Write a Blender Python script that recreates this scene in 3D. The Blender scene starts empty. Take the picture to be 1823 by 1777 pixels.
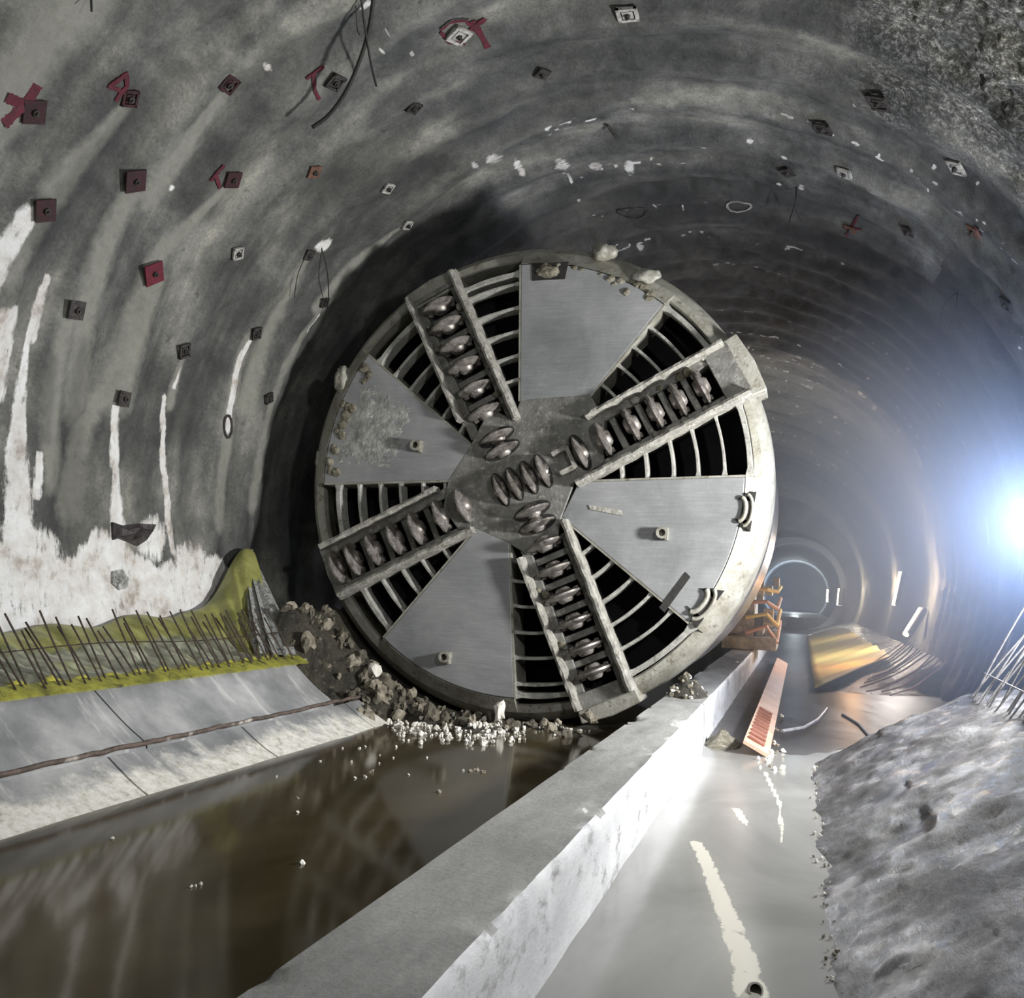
import bpy, bmesh, math, random
import numpy as np
from mathutils import Vector, Matrix, noise

random.seed(7)
rng = np.random.default_rng(11)
S = bpy.context.scene
COL = S.collection

# ------------------------------------------------------------------ camera
F_PX, CX, CY, CAM_H, ROLL = 1650.0, 911.5, 888.5, 1.76, 0.02
_Y = np.array([1425 - CX, 1070 - CY, F_PX]); _Y /= np.linalg.norm(_Y)
_up = np.array([math.sin(ROLL), -math.cos(ROLL), 0.0])
_Z = _up - _Y * np.dot(_up, _Y); _Z /= np.linalg.norm(_Z)
_X = np.cross(_Y, _Z)
RW = np.stack([_X, _Y, _Z])            # rows: world axes seen in the camera frame (x right, y down, z forward)
cam_data = bpy.data.cameras.new('camera')
cam = bpy.data.objects.new('camera', cam_data); COL.objects.link(cam)
cam_data.sensor_fit = 'HORIZONTAL'; cam_data.sensor_width = 36.0
cam_data.lens = F_PX * 36.0 / 1823.0
cam_data.clip_start = 0.05; cam_data.clip_end = 400
cr, cu, cf = RW @ np.array([1., 0, 0]), RW @ np.array([0, -1., 0]), RW @ np.array([0, 0, 1.])
M4 = Matrix(((cr[0], cu[0], -cf[0], 0), (cr[1], cu[1], -cf[1], 0), (cr[2], cu[2], -cf[2], CAM_H), (0, 0, 0, 1)))
cam.matrix_world = M4
S.camera = cam

# ------------------------------------------------------------------ world and exposure
S.view_settings.view_transform = 'Standard'; S.view_settings.look = 'None'
S.view_settings.gamma = 1.0; S.view_settings.use_curve_mapping = False
S.view_settings.exposure = 0.0
W = bpy.data.worlds.new('world'); S.world = W; W.use_nodes = True
wn = W.node_tree.nodes
wn['Background'].inputs[0].default_value = (0.55, 0.6, 0.66, 1); wn['Background'].inputs[1].default_value = 0.03
# ------------------------------------------------------------------ lights
def lamp(name, kind, loc, energy, color, size=0.1, aim=None, spread=None, spot=None):
    l = bpy.data.lights.new(name, kind); l.energy = energy; l.color = color
    if kind == 'AREA':
        l.shape = 'DISK'; l.size = size
        if spread: l.spread = math.radians(spread)
    elif kind == 'SPOT':
        l.shadow_soft_size = size; l.spot_size = math.radians(spot or 120); l.spot_blend = 0.6
    else: l.shadow_soft_size = size
    o = bpy.data.objects.new(name, l); o.location = loc; COL.objects.link(o)
    if aim: o.rotation_euler = (Vector(aim) - Vector(loc)).to_track_quat('-Z', 'Y').to_euler()
    return o
KEY = (2.95, 9.5, 2.7)
lamp('key_floodlight', 'AREA', KEY, 800, (1.0, 0.985, 0.95), 0.7, aim=(-7.0, 10.2, 2.9), spread=170)
lamp('near_fill', 'AREA', (2.3, 3.4, 4.6), 165, (1.0, 0.99, 0.96), 0.4, aim=(-6.0, 9.0, 1.6), spread=150)  # unseen fill added near the camera for general light
lamp('work_floodlight', 'POINT', (3.16, 13.8, 2.95), 520, (0.45, 0.60, 1.0), 0.12)
lamp('tunnel_lamp_light', 'POINT', (2.5, 27.2, 2.4), 850, (0.84, 0.86, 1.0), 0.3)
lamp('tunnel_lamp_light', 'POINT', (2.9, 38.0, 2.6), 420, (0.86, 0.88, 1.0), 0.2)
lamp('tunnel_lamp_light', 'POINT', (2.4, 56.0, 2.6), 500, (0.86, 0.92, 1.0), 0.2)
lamp('bore_fill', 'POINT', (-0.4, 88.0, 3.4), 1100, (0.62, 0.78, 1.0), 0.2)  # unseen light added deep in the bore to brighten its end
lamp('warm_lamp_light', 'POINT', (1.2, 23.2, 1.3), 95, (1.0, 0.60, 0.34), 0.05)
lamp('left_wall_fill', 'AREA', (-2.2, 3.2, 6.2), 22, (0.98, 1.0, 0.98), 0.5, aim=(-6.6, 8.2, 3.6), spread=150)  # unseen soft fill added over the left wall

# ------------------------------------------------------------------ pixel helpers (photo frame -> point of a real surface)
def ray(u, v): return RW @ np.array([u - CX, v - CY, F_PX])
def at_y(u, v, Y):
    d = ray(u, v); d = d * Y / d[1]; return Vector((d[0], Y, d[2] + CAM_H))
def at_z(u, v, z):
    d = ray(u, v); d = d * (z - CAM_H) / d[2]; return Vector((d[0], d[1], z))
TC = (-2.2, 2.7); TR = 5.6
def on_wall(u, v, r=TR):
    d = ray(u, v); ox, oz = -TC[0], CAM_H - TC[1]
    a = d[0]**2 + d[2]**2; b = 2 * (ox * d[0] + oz * d[2]); c = ox*ox + oz*oz - r*r
    t = (-b + math.sqrt(b*b - 4*a*c)) / 2 / a
    x, y, z = d[0]*t, d[1]*t, d[2]*t + CAM_H
    return y, math.atan2(z - TC[1], x - TC[0]) % (2*math.pi)     # (Y, theta)

# ------------------------------------------------------------------ materials
def new_mat(name):
    m = bpy.data.materials.new(name); m.use_nodes = True
    nt = m.node_tree; b = nt.nodes['Principled BSDF']; return m, nt, b
def nnode(nt, kind, **kw):
    n = nt.nodes.new(kind)
    for k, v in kw.items(): setattr(n, k, v)
    return n
def ramp(nt, src, stops):
    r = nt.nodes.new('ShaderNodeValToRGB'); e = r.color_ramp.elements
    while len(e) < len(stops): e.new(0.5)
    for i, (p, c) in enumerate(stops):
        e[i].position = p; e[i].color = (*c, 1) if len(c) == 3 else c
    nt.links.new(src, r.inputs[0]); return r.outputs[0]
def noise_tex(nt, scale, detail=6, rough=0.6, vec=None, dist=0.0):
    n = nt.nodes.new('ShaderNodeTexNoise'); n.inputs['Scale'].default_value = scale
    n.inputs['Detail'].default_value = detail; n.inputs['Roughness'].default_value = rough
    n.inputs['Distortion'].default_value = dist
    if vec is not None: nt.links.new(vec, n.inputs['Vector'])
    return n.outputs['Fac']
def obj_vec(nt, scale=(1, 1, 1), geo=True):
    t = nt.nodes.new('ShaderNodeNewGeometry').outputs['Position'] if geo else nt.nodes.new('ShaderNodeTexCoord').outputs['Object']
    m = nt.nodes.new('ShaderNodeMapping'); m.inputs['Scale'].default_value = scale
    nt.links.new(t, m.inputs['Vector']); return m.outputs[0]
def mix(nt, fac, a, b, mode='MIX'):
    n = nt.nodes.new('ShaderNodeMix'); n.data_type = 'RGBA'; n.blend_type = mode
    for sock, val in ((n.inputs[0], fac), (n.inputs[6], a), (n.inputs[7], b)):
        if isinstance(val, (int, float)): sock.default_value = val
        elif isinstance(val, tuple): sock.default_value = (*val, 1)
        else: nt.links.new(val, sock)
    return n.outputs[2]
def math_n(nt, op, a, b=0.5, clamp=False):
    n = nt.nodes.new('ShaderNodeMath'); n.operation = op; n.use_clamp = clamp
    for s, v in ((n.inputs[0], a), (n.inputs[1], b)):
        if isinstance(v, (int, float)): s.default_value = v
        else: nt.links.new(v, s)
    return n.outputs[0]
def bump(nt, b, h, strength=0.4, dist=0.02):
    n = nt.nodes.new('ShaderNodeBump'); n.inputs['Strength'].default_value = strength
    n.inputs['Distance'].default_value = dist
    nt.links.new(h, n.inputs['Height']); nt.links.new(n.outputs[0], b.inputs['Normal']); return n

def speckled(name, c1, c2, scale=3.0, rough=0.8, metal=0.0, bstr=0.4, bscale=40, c3=None, fine=25, bdist=0.02, spec=0.5, aniso=(1, 1, 1), thresh=(0.35, 0.65)):
    m, nt, b = new_mat(name)
    v = obj_vec(nt, aniso)
    base = ramp(nt, noise_tex(nt, scale, 8, 0.65, v), [(thresh[0], c1), (thresh[1], c2)])
    if c3:
        k = ramp(nt, noise_tex(nt, fine, 5, 0.7, v), [(0.56, (0, 0, 0)), (0.68, (1, 1, 1))])
        base = mix(nt, k, base, c3)
    nt.links.new(base, b.inputs['Base Color'])
    b.inputs['Roughness'].default_value = rough; b.inputs['Metallic'].default_value = metal
    b.inputs['Specular IOR Level'].default_value = spec
    bump(nt, b, noise_tex(nt, bscale, 6, 0.7, v), bstr, bdist)
    return m

def wall_material():
    m, nt, b = new_mat('sprayed_concrete')
    v = obj_vec(nt)
    att = nnode(nt, 'ShaderNodeAttribute', attribute_name='stain')
    sep = nt.nodes.new('ShaderNodeSeparateColor'); nt.links.new(att.outputs['Color'], sep.inputs[0])
    rad = nnode(nt, 'ShaderNodeAttribute', attribute_name='ringcoord')
    mp = nt.nodes.new('ShaderNodeMapping'); mp.inputs['Scale'].default_value = (1.9, 0.35, 0)
    nt.links.new(rad.outputs['Vector'], mp.inputs['Vector'])
    band = noise_tex(nt, 1.0, 5, 0.55, mp.outputs[0], 0.4)
    blotch = noise_tex(nt, 0.8, 8, 0.62, v)
    base = ramp(nt, blotch, [(0.34, (0.050, 0.053, 0.053)), (0.5, (0.114, 0.117, 0.113)), (0.66, (0.265, 0.265, 0.248))])
    bandc = ramp(nt, band, [(0.36, (0.50, 0.51, 0.53)), (0.5, (0.95, 0.95, 0.95)), (0.64, (1.5, 1.48, 1.38))])
    base = mix(nt, 0.85, base, bandc, 'MULTIPLY')
    grit = ramp(nt, noise_tex(nt, 26, 6, 0.75, v), [(0.3, (0.62, 0.62, 0.62)), (0.7, (1.32, 1.32, 1.32))])
    base = mix(nt, 0.9, base, grit, 'MULTIPLY')
    # dark pits and blots
    pit = ramp(nt, noise_tex(nt, 7.0, 4, 0.6, v), [(0.64, (0, 0, 0)), (0.72, (1, 1, 1))])
    base = mix(nt, math_n(nt, 'MULTIPLY', pit, 0.55), base, (0.03, 0.031, 0.033))
    ragged = noise_tex(nt, 9.0, 6, 0.75, v)
    mp2 = nt.nodes.new('ShaderNodeMapping'); mp2.inputs['Scale'].default_value = (16, 2.6, 0)
    nt.links.new(rad.outputs['Vector'], mp2.inputs['Vector'])
    rag2 = noise_tex(nt, 1.0, 6, 0.7, mp2.outputs[0], 0.3)
    def ragmask(ch, lo=0.36, hi=0.80):
        s = math_n(nt, 'ADD', math_n(nt, 'MULTIPLY', sep.outputs[ch], 0.95), math_n(nt, 'MULTIPLY', math_n(nt, 'SUBTRACT', ragged, 0.5), 1.3))
        s = math_n(nt, 'ADD', s, math_n(nt, 'MULTIPLY', math_n(nt, 'SUBTRACT', rag2, 0.5), 1.9))
        s = math_n(nt, 'MULTIPLY', s, math_n(nt, 'MULTIPLY', sep.outputs[ch], 4.0, True))
        r = nt.nodes.new('ShaderNodeMapRange'); r.inputs[1].default_value = lo; r.inputs[2].default_value = hi
        nt.links.new(s, r.inputs[0]); return r.outputs[0]
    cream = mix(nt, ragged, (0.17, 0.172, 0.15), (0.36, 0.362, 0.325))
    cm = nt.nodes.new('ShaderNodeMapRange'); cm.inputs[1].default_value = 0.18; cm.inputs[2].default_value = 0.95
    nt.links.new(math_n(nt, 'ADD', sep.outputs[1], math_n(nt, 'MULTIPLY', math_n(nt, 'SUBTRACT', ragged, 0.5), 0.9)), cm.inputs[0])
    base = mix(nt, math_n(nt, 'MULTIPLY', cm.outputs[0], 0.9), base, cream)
    sx = nt.nodes.new('ShaderNodeSeparateXYZ'); nt.links.new(rad.outputs['Vector'], sx.inputs[0])
    gn = noise_tex(nt, 15, 5, 0.85, v); gcol = ramp(nt, gn, [(0.40, (0.22, 0.22, 0.22)), (0.52, (0.9, 0.9, 0.9)), (0.62, (3.2, 3.2, 3.15))])
    base = mix(nt, sx.outputs[2], base, mix(nt, 1.0, base, gcol, 'MULTIPLY'))
    # damp streaks and darker stretches
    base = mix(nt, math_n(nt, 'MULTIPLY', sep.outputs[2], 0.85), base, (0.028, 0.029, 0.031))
    whitec = ramp(nt, noise_tex(nt, 2.6, 7, 0.7, v), [(0.34, (0.42, 0.37, 0.33)), (0.45, (0.70, 0.68, 0.66)), (0.6, (0.84, 0.85, 0.86))])
    base = mix(nt, ragmask(0), base, whitec)
    nt.links.new(base, b.inputs['Base Color'])
    wet = ramp(nt, noise_tex(nt, 1.3, 5, 0.6, v), [(0.42, (0.56, 0.56, 0.56)), (0.6, (0.85, 0.85, 0.85))])
    nt.links.new(wet, b.inputs['Roughness'])
    h = math_n(nt, 'ADD', math_n(nt, 'MULTIPLY', noise_tex(nt, 30, 8, 0.8, v), 0.6), noise_tex(nt, 6, 6, 0.7, v))
    h = math_n(nt, 'ADD', h, math_n(nt, 'MULTIPLY', math_n(nt, 'MULTIPLY', gn, sx.outputs[2]), 3.0))
    bump(nt, b, h, 0.6, 0.05)
    return m

M = {}
M['wall'] = wall_material()
def plate_material():
    m, nt, b = new_mat('scoured_steel_plate'); v = obj_vec(nt)
    base = ramp(nt, noise_tex(nt, 0.9, 7, 0.6, v, 0.5), [(0.3, (0.20, 0.21, 0.22)), (0.7, (0.36, 0.37, 0.38))])
    mp = nt.nodes.new('ShaderNodeMapping'); mp.inputs['Rotation'].default_value = (0, 0.75, 0); mp.inputs['Scale'].default_value = (1.5, 1, 22)
    g = nt.nodes.new('ShaderNodeNewGeometry'); nt.links.new(g.outputs['Position'], mp.inputs['Vector'])
    scr = ramp(nt, noise_tex(nt, 1.6, 6, 0.7, mp.outputs[0]), [(0.3, (0.88, 0.88, 0.88)), (0.5, (1, 1, 1)), (0.66, (1.3, 1.3, 1.3))])
    base = mix(nt, 0.45, base, scr, 'MULTIPLY')
    blot = ramp(nt, noise_tex(nt, 4.2, 8, 0.75, v), [(0.60, (0, 0, 0)), (0.74, (1, 1, 1))])
    base = mix(nt, math_n(nt, 'MULTIPLY', blot, 0.5), base, (0.44, 0.44, 0.42))
    dk = ramp(nt, noise_tex(nt, 11, 6, 0.7, mp.outputs[0]), [(0.70, (0, 0, 0)), (0.76, (1, 1, 1))])
    base = mix(nt, math_n(nt, 'MULTIPLY', dk, 0.5), base, (0.10, 0.10, 0.10))
    nt.links.new(base, b.inputs['Base Color']); b.inputs['Metallic'].default_value = 0.25
    nt.links.new(ramp(nt, noise_tex(nt, 3, 5, 0.6, v), [(0.35, (0.36, 0.36, 0.36)), (0.65, (0.6, 0.6, 0.6))]), b.inputs['Roughness'])
    bump(nt, b, noise_tex(nt, 22, 7, 0.75, v), 0.22, 0.012); return m
M['plate'] = plate_material()
M['rimsteel'] = speckled('muddy_rim_steel', (0.24, 0.23, 0.19), (0.42, 0.42, 0.38), 3.5, 0.5, 0.25, 0.5, 22, (0.15, 0.13, 0.095), 9, 0.02)
M['bar'] = speckled('scraped_grille_steel', (0.28, 0.28, 0.26), (0.52, 0.52, 0.49), 6, 0.45, 0.2, 0.5, 30, (0.16, 0.15, 0.13), 20, 0.01)
M['beam'] = speckled('grey_mud_coated_steel', (0.13, 0.13, 0.12), (0.27, 0.27, 0.255), 4, 0.45, 0.35, 0.5, 25, (0.40, 0.39, 0.35), 16, 0.02)
M['rail'] = speckled('caked_rail_steel', (0.25, 0.245, 0.22), (0.50, 0.49, 0.45), 8, 0.6, 0.1, 0.9, 22, (0.18, 0.15, 0.11), 14, 0.04)
M['cutter'] = speckled('bare_cutter_steel', (0.085, 0.075, 0.066), (0.36, 0.335, 0.315), 7, 0.40, 0.5, 0.3, 30, (0.5, 0.47, 0.46), 20, 0.01)
M['recess_shade'] = speckled('black_recess_shade', (0.012, 0.012, 0.012), (0.03, 0.028, 0.026), 5, 0.7)  # near-black that paints the shade of recesses
M['dark'] = speckled('chamber_shade_steel', (0.008, 0.008, 0.009), (0.016, 0.016, 0.018), 3, 0.9, spec=0.2)  # chamber shade put into the colour, so the interior reads black
M['shield'] = speckled('polished_shield_steel', (0.30, 0.30, 0.32), (0.52, 0.52, 0.54), 1.2, 0.32, 0.6, 0.15, 14, (0.2, 0.2, 0.2), 8, 0.01, aniso=(3, 0.4, 3))
M['mud'] = speckled('dried_mud', (0.10, 0.088, 0.062), (0.30, 0.28, 0.215), 6, 0.75, 0, 0.9, 16, (0.46, 0.44, 0.38), 12, 0.05)
M['soil'] = speckled('dark_wet_spoil', (0.022, 0.020, 0.015), (0.075, 0.068, 0.05), 5, 0.55, 0, 1.0, 18, (0.16, 0.145, 0.11), 15, 0.06)
M['rock'] = speckled('spoil_rock', (0.15, 0.13, 0.095), (0.36, 0.33, 0.265), 7, 0.7, 0, 0.8, 18, (0.07, 0.06, 0.045), 12, 0.03)
M['darkrock'] = speckled('dark_spoil_rock', (0.05, 0.045, 0.034), (0.15, 0.135, 0.10), 7, 0.6, 0, 0.8, 18, (0.24, 0.22, 0.17), 12, 0.03)
M['whiterock'] = speckled('pale_chip', (0.55, 0.53, 0.47), (0.85, 0.83, 0.78), 9, 0.7, 0, 0.6, 20)
M['rebar'] = speckled('rusty_rebar', (0.030, 0.022, 0.018), (0.085, 0.062, 0.05), 20, 0.7, 0.4, 0.4, 60)
M['palebar'] = speckled('grey_rebar', (0.22, 0.22, 0.24), (0.4, 0.4, 0.43), 20, 0.5, 0.4, 0.4, 60)
M['pinkbar'] = speckled('glow_pink_rebar', (0.35, 0.22, 0.2), (0.6, 0.42, 0.4), 20, 0.6, 0.2, 0.4, 60)  # pink of the lamp glow put into the bar colour
M['cable'] = speckled('black_cable', (0.010, 0.010, 0.010), (0.02, 0.02, 0.02), 20, 0.6)
M['red'] = speckled('red_spray_paint', (0.055, 0.006, 0.014), (0.11, 0.009, 0.024), 12, 0.75, 0, 0.4, 30, (0.055, 0.03, 0.035), 18)
M['bolt'] = speckled('dark_bolt_plate', (0.020, 0.018, 0.018), (0.075, 0.068, 0.065), 18, 0.6, 0.3, 0.6, 40)
M['redbolt'] = speckled('red_painted_bolt_plate', (0.020, 0.009, 0.011), (0.050, 0.009, 0.016), 14, 0.65, 0.1, 0.6, 40, (0.02, 0.012, 0.012), 25)
M['crimson'] = speckled('crimson_bolt_plate', (0.09, 0.006, 0.018), (0.16, 0.012, 0.03), 14, 0.65, 0.1, 0.6, 40, (0.03, 0.010, 0.012), 25)
M['rustbolt'] = speckled('rusty_bolt_plate', (0.09, 0.04, 0.03), (0.18, 0.10, 0.07), 18, 0.7, 0.1, 0.6, 40, (0.04, 0.03, 0.03), 25)
M['palebolt'] = speckled('pale_bolt_plate', (0.30, 0.30, 0.29), (0.58, 0.57, 0.54), 14, 0.6, 0.1, 0.6, 40, (0.06, 0.06, 0.06), 22)
M['orange'] = speckled('orange_barrier_plastic', (0.62, 0.33, 0.22), (0.80, 0.55, 0.42), 3, 0.5)
M['brown'] = speckled('brown_slat', (0.20, 0.07, 0.05), (0.32, 0.14, 0.1), 6, 0.6)
M['plastic'] = speckled('folded_grey_plastic', (0.10, 0.105, 0.10), (0.55, 0.56, 0.55), 5, 0.3, 0.0, 0.6, 10, (0.85, 0.87, 0.88), 8, 0.04, aniso=(6, 6, 0.8))
M['rust'] = speckled('rusty_steel_strip', (0.045, 0.035, 0.03), (0.15, 0.11, 0.09), 5, 0.8, 0.1, 0.6, 30, (0.45, 0.42, 0.38), 2.4)
M['black'] = speckled('black_torn_plastic', (0.015, 0.013, 0.015), (0.06, 0.05, 0.05), 8, 0.4, 0, 0.8, 14)
M['hose'] = speckled('grey_hose', (0.25, 0.25, 0.27), (0.4, 0.4, 0.42), 8, 0.4)
M['machine'] = speckled('machine_body', (0.30, 0.30, 0.28), (0.7, 0.68, 0.62), 4, 0.5, 0.2, 0.9, 12, (0.7, 0.5, 0.2), 5, 0.05)

def kerb_material():
    m, nt, b = new_mat('cast_concrete')
    v = obj_vec(nt, (1, 1, 1))
    vt = obj_vec(nt, (2.5, 0.7, 2.5))
    base = ramp(nt, noise_tex(nt, 1.4, 8, 0.65, vt), [(0.3, (0.24, 0.24, 0.232)), (0.5, (0.34, 0.342, 0.335)), (0.7, (0.46, 0.46, 0.45))])
    scuff = ramp(nt, noise_tex(nt, 3.2, 8, 0.75, vt), [(0.56, (0, 0, 0)), (0.70, (1, 1, 1))])
    base = mix(nt, math_n(nt, 'MULTIPLY', scuff, 0.55), base, (0.17, 0.165, 0.155))
    grit = ramp(nt, noise_tex(nt, 38, 5, 0.7, v), [(0.3, (0.85, 0.85, 0.85)), (0.7, (1.1, 1.1, 1.1))])
    base = mix(nt, 1.0, base, grit, 'MULTIPLY')
    nt.links.new(base, b.inputs['Base Color']); b.inputs['Roughness'].default_value = 0.65
    bump(nt, b, noise_tex(nt, 14, 8, 0.75, v), 0.35, 0.03)
    return m
M['kerb'] = kerb_material()
M['kerbside'] = speckled('pale_concrete_face', (0.50, 0.51, 0.53), (0.72, 0.73, 0.75), 1.1, 0.6, 0, 0.3, 14, (0.30, 0.30, 0.31), 3.4, 0.02, aniso=(1, 1, 2.2))  # paler than the kerb top, for its right face
M['kerbshade'] = speckled('shaded_concrete_face', (0.02, 0.018, 0.014), (0.05, 0.045, 0.035), 3, 0.6)  # shade of the left face put into its colour, for the dark reflection

def bench_material(white_z):
    m, nt, b = new_mat('bench_concrete')
    v = obj_vec(nt); g = nt.nodes.new('ShaderNodeNewGeometry')
    sx = nt.nodes.new('ShaderNodeSeparateXYZ'); nt.links.new(g.outputs['Position'], sx.inputs[0])
    base = ramp(nt, noise_tex(nt, 1.1, 8, 0.6, v), [(0.32, (0.12, 0.125, 0.13)), (0.5, (0.24, 0.245, 0.25)), (0.68, (0.44, 0.44, 0.44))])
    streak = ramp(nt, noise_tex(nt, 1.0, 5, 0.6, obj_vec(nt, (1.2, 5, 1.2))), [(0.58, (0, 0, 0)), (0.7, (1, 1, 1))])
    base = mix(nt, math_n(nt, 'MULTIPLY', streak, 0.55), base, (0.60, 0.60, 0.58))
    s = math_n(nt, 'ADD', sx.outputs[2], math_n(nt, 'MULTIPLY', math_n(nt, 'SUBTRACT', noise_tex(nt, 3.5, 8, 0.7, v), 0.5), 0.42))
    mr = nt.nodes.new('ShaderNodeMapRange'); mr.inputs[1].default_value = white_z; mr.inputs[2].default_value = white_z - 0.10
    nt.links.new(s, mr.inputs[0])
    whitec = ramp(nt, noise_tex(nt, 11, 7, 0.75, v), [(0.32, (0.3, 0.28, 0.24)), (0.45, (0.60, 0.58, 0.52)), (0.6, (0.76, 0.75, 0.70))])
    base = mix(nt, mr.outputs[0], base, whitec)
    nt.links.new(base, b.inputs['Base Color']); b.inputs['Roughness'].default_value = 0.7
    bump(nt, b, noise_tex(nt, 16, 8, 0.75, v), 0.35, 0.025)
    return m
M['bench'] = bench_material(0.17)

def mudbank_material():
    m, nt, b = new_mat('muddy_bank')
    v = obj_vec(nt, (1, 1, 1)); va = obj_vec(nt, (2.4, 1.1, 2.4))
    base = ramp(nt, noise_tex(nt, 1.3, 9, 0.7, va), [(0.36, (0.035, 0.034, 0.034)), (0.5, (0.095, 0.093, 0.095)), (0.64, (0.29, 0.29, 0.30))])
    grit = ramp(nt, noise_tex(nt, 20, 7, 0.8, va), [(0.3, (0.6, 0.6, 0.6)), (0.7, (1.4, 1.4, 1.4))])
    base = mix(nt, 0.9, base, grit, 'MULTIPLY')
    nt.links.new(base, b.inputs['Base Color'])
    nt.links.new(ramp(nt, noise_tex(nt, 2, 4, 0.6, v), [(0.4, (0.22, 0.22, 0.22)), (0.6, (0.6, 0.6, 0.6))]), b.inputs['Roughness'])
    bump(nt, b, noise_tex(nt, 9, 9, 0.8, va), 0.7, 0.08)
    return m
M['bank'] = mudbank_material()

def water_material(name, c1, c2, rough, foam=None, spec=0.75):
    m, nt, b = new_mat(name)
    v = obj_vec(nt, (1, 0.6, 1))
    base = ramp(nt, noise_tex(nt, 0.7, 5, 0.55, v, 0.6), [(0.35, c1), (0.65, c2)])
    if foam:
        att = nnode(nt, 'ShaderNodeAttribute', attribute_name='stain')
        sep = nt.nodes.new('ShaderNodeSeparateColor'); nt.links.new(att.outputs['Color'], sep.inputs[0])
        s = math_n(nt, 'ADD', sep.outputs[0], math_n(nt, 'MULTIPLY', math_n(nt, 'SUBTRACT', noise_tex(nt, 9, 7, 0.7, v, 0.5), 0.5), 1.1))
        mr = nt.nodes.new('ShaderNodeMapRange'); mr.inputs[1].default_value = 0.5; mr.inputs[2].default_value = 0.62
        nt.links.new(s, mr.inputs[0]); base = mix(nt, mr.outputs[0], base, foam)
    nt.links.new(base, b.inputs['Base Color']); b.inputs['Roughness'].default_value = rough
    b.inputs['IOR'].default_value = 1.33; b.inputs['Specular IOR Level'].default_value = spec
    bump(nt, b, noise_tex(nt, 1.8, 3, 0.5, v, 0.4), 0.06, 0.02)
    return m
M['pool'] = water_material('brown_standing_water', (0.036, 0.028, 0.013), (0.085, 0.068, 0.038), 0.09)
M['milky'] = water_material('milky_grey_water', (0.20, 0.20, 0.19), (0.34, 0.34, 0.33), 0.17, (0.66, 0.64, 0.57))

def sheet_material():
    m, nt, b = new_mat('yellow_membrane')
    v = obj_vec(nt)
    att = nnode(nt, 'ShaderNodeAttribute', attribute_name='stain')
    sep = nt.nodes.new('ShaderNodeSeparateColor'); nt.links.new(att.outputs['Color'], sep.inputs[0])
    yel = ramp(nt, noise_tex(nt, 3, 6, 0.6, v), [(0.35, (0.17, 0.18, 0.05)), (0.6, (0.32, 0.32, 0.11))])
    pale = ramp(nt, noise_tex(nt, 4, 6, 0.6, v), [(0.35, (0.20, 0.21, 0.15)), (0.6, (0.42, 0.43, 0.34))])
    c = mix(nt, sep.outputs[0], yel, pale)
    c = mix(nt, sep.outputs[1], c, (0.72, 0.68, 0.10))
    nt.links.new(c, b.inputs['Base Color']); b.inputs['Roughness'].default_value = 0.45
    bump(nt, b, noise_tex(nt, 8, 4, 0.6, v), 0.3, 0.03)
    return m
M['sheet'] = sheet_material()
M['farsheet'] = speckled('bright_yellow_membrane', (0.90, 0.60, 0.22), (0.95, 0.88, 0.30), 1.2, 0.6, aniso=(1, 1, 3))

def emit(name, col, strength):
    m, nt, b = new_mat(name)
    b.inputs['Base Color'].default_value = (0.9, 0.9, 0.9, 1)
    b.inputs['Emission Color'].default_value = (*col, 1); b.inputs['Emission Strength'].default_value = strength
    return m
M['tube'] = emit('lit_tube', (0.86, 0.92, 1.0), 14)
M['flood'] = emit('lit_floodlight', (0.75, 0.85, 1.0), 12)

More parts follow.
